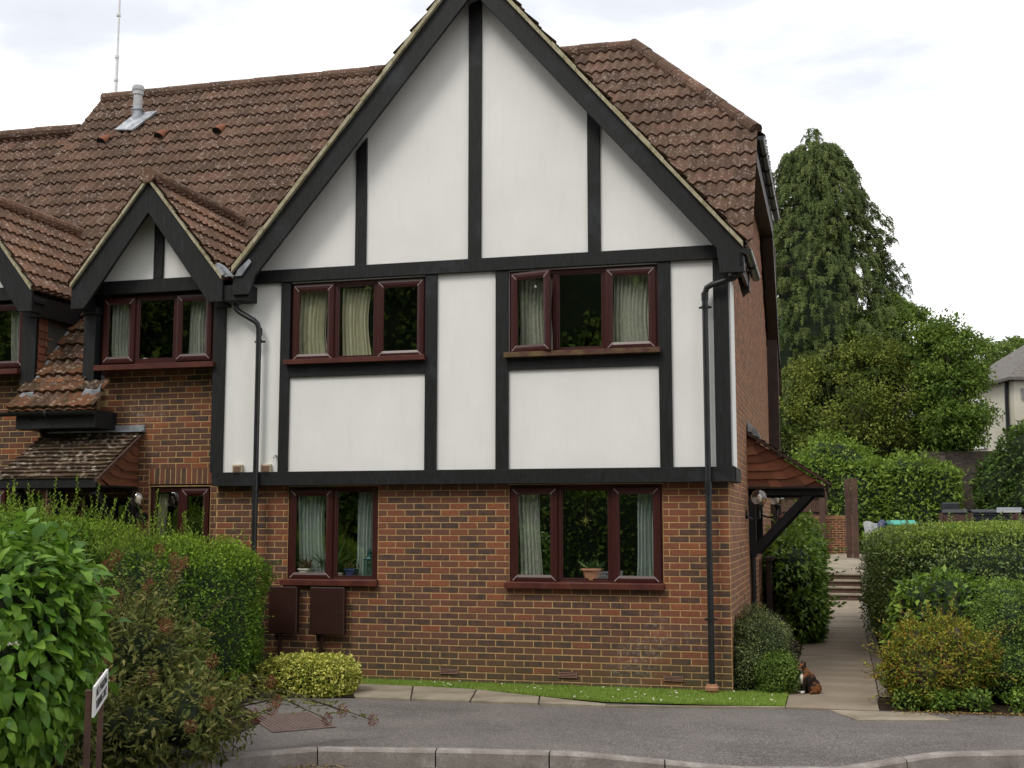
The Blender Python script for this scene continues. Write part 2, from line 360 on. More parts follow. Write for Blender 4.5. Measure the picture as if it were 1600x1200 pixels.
# ---------------------------------------------------------------- building helpers
def bricks(name,parent,axis,plane,u0,u1,z0,z1,holes,mat,out=-1,seed=1,redu=(),zjit=0,L=.225,H=.075,soldier=None,dom=None,low=0.,uoff=0.):
    """brick skin: axis 'y' -> wall in the XZ plane at Y=plane (outside towards out), axis 'x' -> YZ plane. dom(u,z)->bool keeps only that part"""
    g=random.Random(seed); vs=[];fs=[];cs=[]
    m=.0058
    def P(u,z,d): return (u,plane+out*d,z) if axis=='y' else (plane+out*d,u,z)
    k0=int(math.floor(z0/H)); k1=int(math.ceil(z1/H))
    hs=list(holes)+([soldier] if soldier else [])
    flip=(axis=='y')==(out>0)
    def brick(a,b,c,d,col):
        if b-a<.025 or d-c<.02: return
        j=lambda:g.uniform(-.0018,.0018); e=.004; base=len(vs)
        o=.0045+g.uniform(-.0015,.0015)
        q=[(a,c),(b,c),(b,d),(a,d)]
        for (u,z) in q: vs.append(P(u,z,0))
        for (u,z),(su,sz) in zip(q,((e,e),(-e,e),(-e,-e),(e,-e))): vs.append(P(u+su+j(),z+sz+j(),o))
        f=[(4,5,6,7),(0,1,5,4),(1,2,6,5),(2,3,7,6),(3,0,4,7)]
        for x in f:
            x=tuple(base+i for i in x); fs.append(x[::-1] if flip else x); cs.append(col)
    for k in range(k0,k1):
        c=max(k*H,z0)+m; d=min((k+1)*H,z1)-m
        if d-c<.012: continue
        zc=(c+d)/2; iv=[(u0,u1)]
        for (ha,hb,hc,hd) in hs:
            if hc<zc<hd:
                niv=[]
                for a,b in iv:
                    if hb<=a or ha>=b: niv.append((a,b)); continue
                    if ha>a: niv.append((a,ha))
                    if hb<b: niv.append((hb,b))
                iv=niv
        off=(.5*L if k%2 else 0)+uoff
        for a,b in iv:
            n0=math.floor((a-off)/L); x=n0*L+off
            while x<b:
                s=max(x,a)+m; e=min(x+L,b)-m
                r=g.random(); col=r*.80
                if g.random()<.05: col=g.uniform(.9,1)
                mid=(s+e)/2
                for (ra,rb,rz0,rz1,pr) in redu:
                    if ra<mid<rb and rz0<zc<rz1 and g.random()<pr: col=g.uniform(.6,1.0)
                if zc<low and g.random()<.6: col=g.uniform(0,.45)
                if dom is None or dom(mid,zc): brick(s,e,c,d,col)
                x+=L
    if soldier:
        a,b,c,d=soldier; x=a
        while x<b-.03: brick(x+m,min(x+H,b)-m,c+m,d-m,g.choice([g.uniform(0,.4),g.uniform(.55,.85)])); x+=H
    mb=MB(); mb.v=vs;mb.f=[list(f) for f in fs];mb.m=[0]*len(fs);mb.c=cs; mb.cur=1
    # mortar bed: grid with the holes left out
    us=sorted({u0,u1,*[min(max(h[0],u0),u1) for h in holes],*[min(max(h[1],u0),u1) for h in holes]})
    zs=sorted({z0,z1,*[min(max(h[2],z0),z1) for h in holes],*[min(max(h[3],z0),z1) for h in holes]})
    if dom is not None:
        us=sorted(set(us)|set(np.arange(u0,u1,.225).tolist())); zs=sorted(set(zs)|set(np.arange(z0,z1,.225).tolist()))
    for i in range(len(us)-1):
        for j in range(len(zs)-1):
            uc=(us[i]+us[i+1])/2;zc=(zs[j]+zs[j+1])/2
            if any(h[0]<uc<h[1] and h[2]<zc<h[3] for h in holes): continue
            if dom is not None and not dom(uc,zc): continue
            f=(0,1,2,3); mb.add([P(us[i],zs[j],0),P(us[i+1],zs[j],0),P(us[i+1],zs[j+1],0),P(us[i],zs[j+1],0)],[f[::-1] if flip else f])
            # backing leaf 0.1 behind gives the wall its thickness
            mb.add([P(us[i],zs[j],-.1),P(us[i+1],zs[j],-.1),P(us[i+1],zs[j+1],-.1),P(us[i],zs[j+1],-.1)],[f if flip else f[::-1]])
    for (a,b,c,d) in holes:   # reveals
        for p,q in (((a,c),(a,d)),((a,d),(b,d)),((b,d),(b,c)),((b,c),(a,c))):
            mb.add([P(*p,0),P(*q,0),P(*q,-.1),P(*p,-.1)],[(0,1,2,3)])
    return mb.build(name,[mat,M['mortar']],parent)
def tiles(name,parent,O,U,Vv,u0,u1,lo,hi,gauge,pitch,amp,lip,mat,seed=1,sub=6,tilew=None,flatp=False):
    """courses of overlapping tiles on the plane O+u*U+v*Vv; lo(u)..hi(u) bound v"""
    g=random.Random(seed); O=Vector(O);U=Vector(U).normalized();Vv=Vector(Vv).normalized();N=U.cross(Vv).normalized()
    if N.z<0: N=-N; 
    tilew=tilew or pitch; du=pitch/sub; n=int(round((u1-u0)/du)); mb=MB()
    vmax=max(hi(u0+i*du) for i in range(n+1)); vmin=min(lo(u0+i*du) for i in range(n+1))
    flip=U.cross(Vv).z<0
    def wave(u):
        if flatp: return .15*math.sin(u/tilew*2*math.pi+1)
        w=.5+.5*math.cos(2*math.pi*u/pitch); return w**.8
    for k in range(int(math.floor(vmin/gauge)),int(math.ceil(vmax/gauge))):
        va,vb=k*gauge,(k+1)*gauge; jit={}
        sh=(k%2)*tilew*.5 if flatp else 0
        prev=None
        for i in range(n+1):
            u=u0+i*du; a=max(va,lo(u)); b=min(vb,hi(u)); ti=math.floor((u+sh)/tilew+1e-6)
            if b-a<=1e-4: prev=None; continue
            if ti not in jit: jit[ti]=(g.uniform(-.004,.006) if not flatp else g.uniform(-.003,.012),g.random(),g.uniform(-.008,.008))
            jz,cr,jv=jit[ti]
            def pt(v,ex=0): 
                h=lip*(1-(v-va)/gauge)+amp*wave(u)+jz*(1-(v-va)/gauge)+ex
                return O+U*u+Vv*(v+(jv if v==va else 0))+N*h
            cur=(pt(a),pt(b+.02),O+U*u+Vv*(a+(jv if a==va else 0))+N*(amp*wave(u)*.0-.01),cr,ti)
            if prev is not None and (not flatp or prev[4]==ti or True):
                mb.col=prev[3]
                q=[prev[0],cur[0],cur[1],prev[1]]; mb.add(q,[(3,2,1,0) if flip else (0,1,2,3)])
                mb.add([prev[2],cur[2],cur[0],prev[0]],[(3,2,1,0) if flip else (0,1,2,3)])
            prev=cur
    return mb.build(name,mat,parent)
def ridge(name,parent,a,b,r,mat,seg=.42,seed=1):
    g=random.Random(seed); a=Vector(a);b=Vector(b); L=(b-a).length; d=(b-a)/L; n=int(L/seg); mb=MB()
    for i in range(n):
        p=a+d*(i*L/n); q=a+d*((i+1.04)*L/n); mb.col=g.random(); j=g.uniform(-.006,.006)
        mb.tube([p+Vector((0,0,j)),q+Vector((0,0,j+.004))],[r*1.06,r*.97],12,True)
    return mb.build(name,mat,parent)
def beam(name,parent,x0,x1,z0,z1,y0=13.68,y1=13.9,mat=None,bev=.004):
    return MB().box(x0,x1,y0,y1,z0,z1).build(name,mat or M['timber'],parent,bevel=bev)
def sashgeo(mb,x0,x1,z0,z1,y0,y1,w):
    """four mitred members, pale weld line across each mitre"""
    mb.cur=0
    o=[(x0,z0),(x1,z0),(x1,z1),(x0,z1)]; i=[(x0+w,z0+w),(x1-w,z0+w),(x1-w,z1-w),(x0+w,z1-w)]
    for k in range(4):
        q=(k+1)%4; A,B,C,D=o[k],o[q],i[q],i[k]
        vs=[(A[0],y0+.006,A[1]),(B[0],y0+.006,B[1]),(C[0],y0+.012,C[1]),(D[0],y0+.012,D[1]),(A[0],y1,A[1]),(B[0],y1,B[1]),(C[0],y1,C[1]),(D[0],y1,D[1])]
        # raised middle of the moulding
        mA=(A[0]*.7+D[0]*.3,A[1]*.7+D[1]*.3);mB=(B[0]*.7+C[0]*.3,B[1]*.7+C[1]*.3)
        nA=(A[0]*.35+D[0]*.65,A[1]*.35+D[1]*.65);nB=(B[0]*.35+C[0]*.65,B[1]*.35+C[1]*.65)
        vs+=[(mA[0],y0,mA[1]),(mB[0],y0,mB[1]),(nA[0],y0,nA[1]),(nB[0],y0,nB[1])]
        mb.add(vs,[(0,1,9,8),(8,9,11,10),(10,11,2,3),(1,0,4,5),(3,2,6,7),(4,7,6,5)])
    mb.cur=1
    for k in range(4):
        A,D=o[k],i[k]; dx,dz=D[0]-A[0],D[1]-A[1]; l=math.hypot(dx,dz); nx,nz=-dz/l*.0035,dx/l*.0035
        p=(A[0]+dx*.25,A[1]+dz*.25);q=(A[0]+dx*.95,A[1]+dz*.95)
        mb.add([(p[0]-nx,y0-.002,p[1]-nz),(p[0]+nx,y0-.002,p[1]+nz),(q[0]+nx,y0-.002,q[1]+nz),(q[0]-nx,y0-.002,q[1]-nz)],[(3,2,1,0)])
    mb.cur=0
def window(parent,x0,x1,z0,z1,Y,div,kinds,sill=None,openidx=None,sillmat=None,room=True,label=None,fw=.05,rd=2.6):
    """mahogany casement: frame with mullions > sashes, panes, sill"""
    mb=MB(); t=.07; y1=Y+.07
    mb.box(x0,x0+fw,Y,y1,z0,z1).box(x1-fw,x1,Y,y1,z0,z1).box(x0+fw,x1-fw,Y,y1,z1-fw,z1).box(x0+fw,x1-fw,Y,y1,z0,z0+fw)
    xs=[x0]+div+[x1]
    for d in div: mb.box(d-.03,d+.03,Y,y1,z0+fw,z1-fw)
    fr=mb.build('window',M['frame'],parent,bevel=.004)
    if label: fr['label']=label
    for i,k in enumerate(kinds):
        a=xs[i]+(fw if i==0 else .03); b=xs[i+1]-(fw if i==len(kinds)-1 else .03); c=z0+fw; d=z1-fw
        if k=='s':
            s=MB(); sashgeo(s,a-.025,b+.025,c-.03,d+.02,Y-.028,Y-.002,.085)
            if openidx==i:
                so=s; hinge=a-.025; ang=rad(-14)
                s2=MB(); sashgeo(s2,0,b-a+.05,c-.03,d+.02,-.03,.015,.085)
                p2=MB(); p2.box(.075,b-a-.025,-.008,-.002,c+.05,d-.06)
                for q in (s2,p2):
                    q.v=[(hinge+v[0]*math.cos(ang)-v[1]*math.sin(ang),Y-.01+v[0]*math.sin(ang)+v[1]*math.cos(ang),v[2]) for v in q.v]
                so=s2.build('sash',[M['frame'],M['weld']],fr); so['label']='casement standing ajar'; p2.build('pane',M['glass'],fr)
                MB().box(b-.09,b-.05,Y+.02,Y+.06,c,d).build('stay',M['frame'],fr)
                continue
            s.build('sash',[M['frame'],M['weld']],fr)
            MB().box(a+.05,b-.05,Y-.008,Y-.002,c+.045,d-.055).build('pane',M['glass'],fr)
        else:
            s=MB(); w=.022
            s.box(a,a+w,Y+.008,Y+.05,c,d).box(b-w,b,Y+.008,Y+.05,c,d).box(a+w,b-w,Y+.008,Y+.05,c,c+w).box(a+w,b-w,Y+.008,Y+.05,d-w,d)
            s.build('glazing_bead',M['frame'],fr,bevel=.003)
            MB().box(a+w,b-w,Y+.02,Y+.026,c+w,d-w).build('pane',M['glass'],fr)
    if sill:
        sx0,sx1,sz0,sz1,sy=sill
        MB().prism([(sy,sz0),(sy,sz1-.012),(Y+.02,sz1+.004),(Y+.02,sz0)],sx0,sx1,'x').build('sill',sillmat or M['sill'],fr,bevel=.003)
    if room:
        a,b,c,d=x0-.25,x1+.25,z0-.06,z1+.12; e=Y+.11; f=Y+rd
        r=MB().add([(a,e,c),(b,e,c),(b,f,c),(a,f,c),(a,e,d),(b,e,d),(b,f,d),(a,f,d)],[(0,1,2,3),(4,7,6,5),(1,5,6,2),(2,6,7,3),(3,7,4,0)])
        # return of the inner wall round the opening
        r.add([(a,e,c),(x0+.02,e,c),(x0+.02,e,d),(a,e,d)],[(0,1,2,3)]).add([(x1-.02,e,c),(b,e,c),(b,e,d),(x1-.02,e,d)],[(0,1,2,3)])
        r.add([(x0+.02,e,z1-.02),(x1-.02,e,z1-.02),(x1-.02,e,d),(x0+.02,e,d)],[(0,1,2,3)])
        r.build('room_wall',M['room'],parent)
    return fr
def curtain(x0,x1,z0,z1,Y,mat,label,seed,folds=7,lean=0.):
    g=random.Random(seed); n=60; m=10; vs=[];fs=[]; ph=[g.uniform(0,6.28) for _ in range(3)]
    for j in range(m+1):
        t=j/m
        for i in range(n+1):
            s=i/n; w=1-.10*math.sin(math.pi*(1-t))*(1)
            x=x0+(x1-x0)*s*w+lean*(1-t)+.006*math.sin(t*5+ph[0])
            y=Y+.022*math.sin(2*math.pi*folds*s+ph[1]+.6*math.sin(t*3))+.010*math.sin(2*math.pi*folds*2.3*s+ph[2])
            vs.append((x,y,z0+(z1-z0)*t))
    for j in range(m):
        for i in range(n): a=j*(n+1)+i; fs.append((a,a+1,a+n+2,a+n+1))
    o=MB().add(vs,fs).build('curtain',mat,None,smooth=True)
    return tag(o,label,'curtain','curtains hanging inside the windows')
# ================================================================ the gabled end house
CX=-1.147                       # outer face of the side wall
MAIN=lambda Y:3.33+1.15*(Y-13.4)      # front slope of the main roof
YOF=lambda z:13.4+(z-3.33)/1.15
SL=math.hypot(1,1.15); RY,RZ=18.76,9.5
A=thing('gabled_house','end house with tall white rendered gable, black timber framing and brick ground floor','house',(-4.2,13.8,0))
W3=(-6.48,-5.31,1.17,2.31); W4=(-3.68,-1.89,1.17,2.31)
W1=(-6.46,-4.70,3.83,4.83); W2=(-3.66,-1.90,3.83,4.83)
bricks('brick_wall',A,'y',13.8,-7.46,CX,-.3,2.36,[W3,W4],M['brick'],-1,3,
  redu=[(-1.9,CX,.55,2.4,.5),(-3.95,-3.68,1.1,2.4,.6),(-1.89,-1.7,1.1,2.4,.7),(-5.31,-5.1,1.1,2.4,.7),(-6.7,-6.48,1.1,2.4,.6)],low=.75,uoff=-.02)
def sided(u,z):
    top=4.85 if u<14.7 else min(MAIN(u)-.06,7.05)
    if u>20.9: top=min(top,7.05-(u-20.9)*1.15)
    return z<top
bricks('side_wall',A,'x',CX,13.8,23.6,-.3,7.05,[(16.95,17.85,.1,2.1)],M['sidebrick'],1,5,dom=sided)
MB().box(-7.46,CX-.11,23.5,23.6,-.3,4.3).build('rear_wall',M['room'],A)
MB().box(CX-.09,CX-.04,16.97,17.83,.1,2.08).box(CX-.04,CX-.02,17.1,17.7,1.2,1.9).build('side_door',M['frame'],A)
# rendered panels (front), with the window openings left out
mb=MB(); xs=[-7.40,W1[0],W1[1],W2[0],W2[1],-1.125]; zs=[2.36,W1[2],W1[3],4.95]
for i in range(5):
    for j in range(3):
        if j==1 and i in (1,3): continue
        mb.box(xs[i],xs[i+1],13.72,13.80,zs[j],zs[j+1])
GL=lambda x:8.50-1.19*abs(x+4.06) if x<-4.06 else 8.50-1.165*(x+4.06)
mb.prism([(-7.03,4.95),(-1.02,4.95),(-4.06,8.48)],13.72,13.85)
mb.build('rendered_wall',M['render'],A)
MB().box(-1.125,-1.082,13.74,14.25,2.5,4.9).build('rendered_return',M['render'],A)
MB().box(-1.145,-1.06,13.66,14.5,2.33,2.49).build('timber_beam',M['timber'],A,bevel=.004)
beam('timber_beam',A,-7.46,-1.06,2.32,2.49,13.655,13.79)
beam('timber_beam',A,-7.35,-1.15,4.84,5.0,13.66,13.79)
for a,b in ((-7.50,-7.34),(-6.585,-6.46),(-4.695,-4.55),(-3.82,-3.665),(-1.895,-1.75),(-1.27,-1.10)):
    beam('timber_post',A,a,b,2.49,4.84,13.68,13.79)
beam('timber_beam',A,-6.46,-4.695,3.65,3.805,13.685,13.79); beam('timber_beam',A,-3.665,-1.895,3.65,3.805,13.685,13.79)
for a,b in ((-5.615,-5.475),(-4.165,-4.005),(-2.705,-2.555)):
    mb=MB(); mb.prism([(a,5.0),(b,5.0),(b,GL(b)-.2),(a,GL(a)-.2)],13.685,13.79); mb.build('timber_post',M['timber'],A,bevel=.004)
# bargeboards, verge and soffit
apx,apz=-4.06,8.575
for s,sl,foot,w in ((-1,1.19,-7.12,.40),(1,1.165,-.90,.335)):
    zf=apz-sl*abs(foot-apx)
    MB().prism([(apx,apz),(foot,zf),(foot,zf-.27),(foot-s*(.27-w+.40)*.8,zf-.27),(foot-s*.30,zf-w+.30*sl),(apx,apz-w)][::-s],13.43,13.475).build('bargeboard',M['timber'],A,bevel=.004)
    MB().prism([(apx,apz-.09),(foot,zf-.09),(foot,zf-.14),(apx,apz-.14)],13.475,13.72).build('soffit',M['timber'],A)
    g=random.Random(5+s); mb=MB(); n=22
    for k in range(n):
        a,b=k/n,(k+.97)/n; x1,x2=apx+(foot-apx)*a,apx+(foot-apx)*b; z1,z2=apz-sl*abs(x1-apx),apz-sl*abs(x2-apx); mb.col=g.random(); h=.066+g.uniform(-.010,.012)
        mb.prism([(x1,z1+h),(x2,z2+h),(x2,z2),(x1,z1)],13.375+g.uniform(0,.01),13.5)
    mb.build('verge_mortar',M['verge'],A)
    # gable roof slope running back into the main roof
    Ls=abs(foot-apx)*math.hypot(1,sl); sn=sl/math.hypot(1,sl)
    lo=lambda u,zf=zf,sn=sn:max(-.03,(MAIN(13.40+u)-zf)/sn-.05) if 13.4+u>YOF(zf) else -.03
    tiles('roof_tiles',A,(foot,13.40,zf+.045),(0,1,0),(-s,0,sl),0,YOF(apz)-13.4,lo,lambda u,L=Ls:L,.33,.30/2,.022,.04,M['tile'],31+s,sub=6,tilew=.3)
# boxed eave of the gable foot with flashing (left) and eave gutter (right)
MB().box(-7.27,-6.93,13.47,13.78,4.60,4.80).build('eave_box',M['timber'],A,bevel=.004)
def leadpatch(parent,px,Y,mat='lead',th=.025,name='lead_flashing'):
    q=[atY(x,y,Y) for x,y in px]; return MB().prism([(a[0],a[2]) for a in q],Y,Y+th).build(name,M[mat],parent,bevel=.006)
leadpatch(A,[(335,413),(341,410),(349,415),(364,431),(352,433),(344,430)],13.41); leadpatch(A,[(366,432),(372,420),(389,404),(392,410),(377,431)],13.405)
leadpatch(A,[(341,410),(352,417),(366,432),(357,432)],13.39,th=.01)
MB().prism([(-1.12,4.93),(-.90,4.93),(-.90,4.66),(-1.04,4.62),(-1.12,4.72)],13.478,13.65).build('eave_box',M['darkbrown'],A)
MB().prism([(-1.075,4.86),(-.92,4.86),(-.92,4.62),(-1.0,4.55)],14.55,14.62).build('eave_box',M['darkbrown'],A)
MB().box(-.965,-.93,13.48,14.9,4.66,4.86).build('fascia',M['darkbrown'],A)
def gutter(name,parent,a,b,r,mat,end=True):
    a=Vector(a);b=Vector(b);d=(b-a).normalized();s=d.cross(Vector((0,0,1))).normalized(); mb=MB(); n=8; vs=[]
    for p in (a,b):
        for k in range(n+1):
            t=math.pi*k/n; vs.append(p+s*math.cos(t)*r-Vector((0,0,1))*math.sin(t)*r)
        for k in range(n+1):
            t=math.pi*(n-k)/n; vs.append(p+s*math.cos(t)*(r-.006)-Vector((0,0,1))*math.sin(t)*(r-.006))
    m=2*(n+1)
    mb.add(vs,[(i,(i+1)%m,(i+1)%m+m,i+m) for i in range(m)])
    if end: mb.add([vs[i] for i in range(n+1)],[tuple(range(n+1))]).add([vs[m+i] for i in range(n+1)],[tuple(range(n,-1,-1))])
    L=(b-a).length; k=int(L/.9)
    for i in range(1,k+1):
        p=a+d*(L*i/(k+1)); mb.tube([p-Vector((0,0,.02))-d*.015,p-Vector((0,0,.02))+d*.015],r*1.02,10)
    return mb.build(name,mat,parent)
gutter('gutter',A,(-.865,13.36,4.86),(-.865,14.95,4.86),.056,M['plastic'])
# side eave of the half hip
MB().box(CX-.02,-.925,16.85,21.4,6.86,7.10).build('soffit',M['darkbrown'],A)
MB().prism([(15.0,5.12),(16.85,7.12),(16.85,6.72),(15.3,5.12)],-1.12,-.955,'x').build('bargeboard',M['darkbrown'],A)
gutter('gutter',A,(-.865,16.72,7.2),(-.865,21.45,7.2),.06,M['plastic'])
MB().box(CX,-.955,22.75,22.95,-.2,7.0).build('timber_post',M['darkbrown'],A)
MB().prism([(21.4,7.12),(21.4,6.8),(22.95,5.0),(23.4,4.8)],-1.12,-.93,'x').build('bargeboard',M['darkbrown'],A)
# main roof over this house, from the hip to the big gable
hx=lambda u:u  # world x
def loA(x):
    z=GL(x)-.15
    base=5.05 if x>-1.2 else 4.9
    return (max(z,base)-3.33)/1.15*SL
def hiA(x):
    z=RZ if x<-2.93 else RZ-(x+2.93)*(RZ-7.2)/(2.93-.86)
    if x>-.9: z=7.2
    return (z-3.33)/1.15*SL
tiles('roof_tiles',A,(0,13.4,3.33),(1,0,0),(0,1,1.15),-7.45,-.90,loA,hiA,.335,.15,.046,.030,M['tile'],77,sub=6,tilew=.3)
# hip slope and rear slope
hipu=math.hypot(RZ-7.2,2.07)
tiles('roof_tiles',A,(-.84,16.78,7.2),(0,1,0),(-2.07,0,RZ-7.2),0,4.6,lambda u:-.02,lambda u:hipu*min(1,u/2.0,(4.6-u)/2.6),.335,.15,.022,.045,M['tile'],78)
MB().add([(-7.45,RY,RZ-.02),(-2.93,RY,RZ-.02),(-.93,21.4,7.1),(-.93,23.9,4.3),(-7.45,23.9,4.3)],[(0,1,2,3,4)]).build('rear_slope',M['tile'],A)
ridge('ridge_tiles',A,(-7.45,RY,RZ+.0),(-2.9,RY,RZ+.0),.11,M['tile'])
ridge('hip_tiles',A,(-.93,16.86,7.33),(-2.93,RY,RZ+.02),.105,M['tile'],seed=4)
ridge('ridge_tiles',A,(apx,13.36,apz+.05),(apx,YOF(apz),apz+.05),.11,M['tile'],seed=9)
# windows
window(A,*W1,13.735,[-5.885,-5.33],'sfs',(-6.50,-4.68,3.80,3.87,13.60),label='upstairs three-light window with all its casements shut')
window(A,*W2,13.735,[-3.11,-2.51],'sfs',(-3.70,-1.87,3.79,3.86,13.60),openidx=0,sillmat=M['sillmoss'],label='upstairs three-light window with its left casement ajar')
window(A,*W3,13.80,[-5.885],'sf',(-6.54,-5.30,1.12,1.20,13.72),label='small two-light window over the meter boxes')
window(A,*W4,13.80,[-3.10,-2.47],'sfs',(-3.72,-1.88,1.12,1.20,13.72),label='wide three-light ground floor window')
# small built-in fittings
for x in (-7.12,-6.735):
    mb=MB(); mb.box(x-.065,x+.065,13.665,13.72,2.445,2.585); mb.build('vent_frame',M['ventbeige'],A,bevel=.006)
    mb=MB(); 
    for k in range(6): mb.box(x-.05,x+.05,13.655,13.667,2.46+k*.019,2.468+k*.019)
    mb.build('vent_grille',M['metal_vent'],A)
for x in (-4.405,-2.99,-1.795):
    mb=MB(); mb.cur=1; mb.col=.1; mb.box(x-.108,x+.108,13.789,13.80,.125,.19); mb.cur=0
    for k in range(4): mb.box(x-.106,x+.106,13.778,13.790,.126+k*.0165,.134+k*.0165)
    mb.box(x-.108,x-.100,13.777,13.790,.125,.19).box(x+.100,x+.108,13.777,13.790,.125,.19)
    mb.build('air_brick',[M['metal_vent'],M['dark']],A)
MB().tube([(-6.62,13.72,2.69),(-6.62,13.66,2.69),(-6.615,13.64,2.66)],.011,8).build('overflow_pipe',M['pvcgrey'],A)
# downpipes
def pipe(name,parent,pts,r,clips,mat=None,soc=()):
    mb=MB(); mb.tube(pts,r,12)
    for (x,y,z) in clips: mb.tube([(x,y,z-.018),(x,y,z+.018)],r*1.22,12); mb.box(x-r*2.1,x+r*2.1,y+r*.6,y+r*.95,z-.012,z+.012)
    for (x,y,z) in soc: mb.tube([(x,y,z-.045),(x,y,z+.045)],r*1.18,12)
    return mb.build(name,mat or M['plastic'],parent,smooth=False)
pipe('downpipe',A,[(-7.16,13.60,4.60),(-7.15,13.60,4.52),(-7.10,13.60,4.475),(-6.90,13.60,4.36),(-6.86,13.605,4.32),(-6.84,13.61,4.25),(-6.84,13.62,.0)],.034,[(-6.84,13.62,4.1),(-6.84,13.62,2.2),(-6.84,13.62,.8)],soc=[(-6.84,13.62,4.22),(-6.84,13.62,2.32)])
MB().prism([(-7.30,4.80),(-6.98,4.80),(-7.10,4.58),(-7.22,4.58)],13.48,13.66).build('hopper_head',M['plastic'],A,bevel=.008)
pipe('downpipe',A,[(-.93,13.43,4.84),(-.93,13.46,4.70),(-.95,13.49,4.63),(-1.02,13.56,4.59),(-1.27,13.60,4.53),(-1.33,13.61,4.50),(-1.355,13.62,4.43),(-1.355,13.62,.10)],.034,[(-1.355,13.62,4.28),(-1.355,13.62,2.2),(-1.355,13.62,.82)],soc=[(-1.355,13.62,4.40),(-1.355,13.62,2.28)])
MB().lathe((-1.355,13.62,0),[(.05,0),(.055,.06),(.075,.065),(.078,.10),(.062,.11),(.06,.13),(.04,.13)],20).build('gully_collar',M['terra'],A)
# ---- side porch canopy
def hung(name,parent,org,du,rows,mat,lip=.030,seed=1,cell=.165):
    """tile hanging whose courses turn up to meet the verge; rows = list of polylines [(s,z),...] from wall to verge, bottom row first"""
    g=random.Random(seed); mb=MB(); o=Vector(org); U=Vector(du); N=U.cross(Vector((0,0,1)))
    if (parent is not None) and N.dot(Vector((0,-1,0)))<0 and abs(N.y)>.5: N=-N
    def samp(pl,t):
        Ls=[math.dist(pl[i],pl[i+1]) for i in range(len(pl)-1)]; d=t*sum(Ls)
        for i,l in enumerate(Ls):
            if d<=l or i==len(Ls)-1: f=min(1,d/max(l,1e-6)); return (pl[i][0]+(pl[i+1][0]-pl[i][0])*f,pl[i][1]+(pl[i+1][1]-pl[i][1])*f)
            d-=l
    for k in range(len(rows)-1):
        b,t=rows[k],rows[k+1]; L=sum(math.dist(b[i],b[i+1]) for i in range(len(b)-1)); n=max(1,int(round(L/cell)))
        cuts=[0]+[min(.999,max(.001,(i+(.5 if k%2 else 0)*.9)/n)) for i in range(1,n)]+[1]
        for i in range(len(cuts)-1):
            mb.col=g.random(); j=g.uniform(-.003,.003)
            q=[samp(b,cuts[i]),samp(b,cuts[i+1]),samp(t,cuts[i+1]),samp(t,cuts[i])]
            q[0]=(q[0][0],q[0][1]-.010+j);q[1]=(q[1][0],q[1][1]-.010+j)
            P=lambda p,d:o+U*p[0]+Vector((0,0,p[1]))+N*d
            lp=lip+g.uniform(-.003,.004)
            mb.add([P(q[0],lp),P(q[1],lp),P(q[2],.002),P(q[3],.002),P(q[0],-.01),P(q[1],-.01)],[(0,1,2,3),(4,5,1,0)])
    return mb.build(name,mat,parent)
def canopy_rows(w,z0,z1,n):
    """rows for a right triangle: wall at s=0 (height z1), eave at s=w (height z0)"""
    rows=[]; h=z1-z0
    for k in range(n+1):
        z=z0+h*k/n*.94; f=k/n
        zk=z; sv=w*(1-f)*1.0; 
        # kink then rise to the verge
        kx=max(0.02,w*(.70-.86*f)); zr=z+.33*(w*.30)*(1-f*.3)
        # intersection of the rising part with the verge line z=z0+h*(1-s/w)
        a=.45; # slope of rising part
        s=(z0+h-z+a*kx)/(a+h/w); s=min(max(s,kx),w); zz=z0+h*(1-s/w)
        rows.append([(0,z),(kx,z),(s,zz)])
    rows.append([(0,z1),(.01,z1),(.02,z1-.01)])
    return rows
cw=1.03
hung('tile_cheek',A,(CX+.0,16.83,0),(1,0,0),canopy_rows(cw,2.36,3.06,6),M['hung'],seed=4)
MB().prism([(CX,2.34),(CX+cw,2.34),(CX,3.06)],16.84,16.87).build('canopy_gable',M['hung'],A)
MB().prism([(CX,2.34),(CX+cw,2.34),(CX,3.06)],18.58,18.62).build('canopy_gable',M['hung'],A)
tiles('canopy_tiles',A,(CX+cw+.05,16.76,2.40),(0,1,0),(-(cw+.05),0,.71),0,1.95,lambda u:-.03,lambda u:math.hypot(cw+.05,.71),.10,.165,.006,.018,M['mosstile'],12,tilew=.165,flatp=True,sub=3)
MB().prism([(CX+cw+.06,2.36),(CX,3.07),(CX,3.11),(CX+cw+.06,2.40)],16.755,16.82).build('canopy_verge',M['brownpost'],A)
MB().box(CX,CX+cw+.03,16.80,16.86,2.33,2.36).box(CX+cw,CX+cw+.03,16.86,18.6,2.29,2.37).build('canopy_fascia',M['darkbrown'],A)
MB().prism([(CX-.0,3.10),(CX+.20,2.99),(CX+.16,3.10),(CX,3.28)],16.80,16.83).box(CX,CX+.02,16.8,18.7,3.06,3.2).build('lead_flashing',M['lead'],A)
for y in (16.88,18.45):
    mb=MB(); mb.box(CX,CX+.10,y,y+.09,1.42,2.32).box(CX,CX+cw-.03,y,y+.09,2.24,2.33)
    mb.prism([(CX+.10,1.44),(CX+.10,1.60),(CX+.72,2.24),(CX+.86,2.24)],y+.01,y+.08)
    mb.build('canopy_bracket',M['timber'],A,bevel=.005)
MB().tube([(CX+.05,16.93,1.5),(CX+.05,16.93,0)],.034,10).build('downpipe',M['plastic'],A)
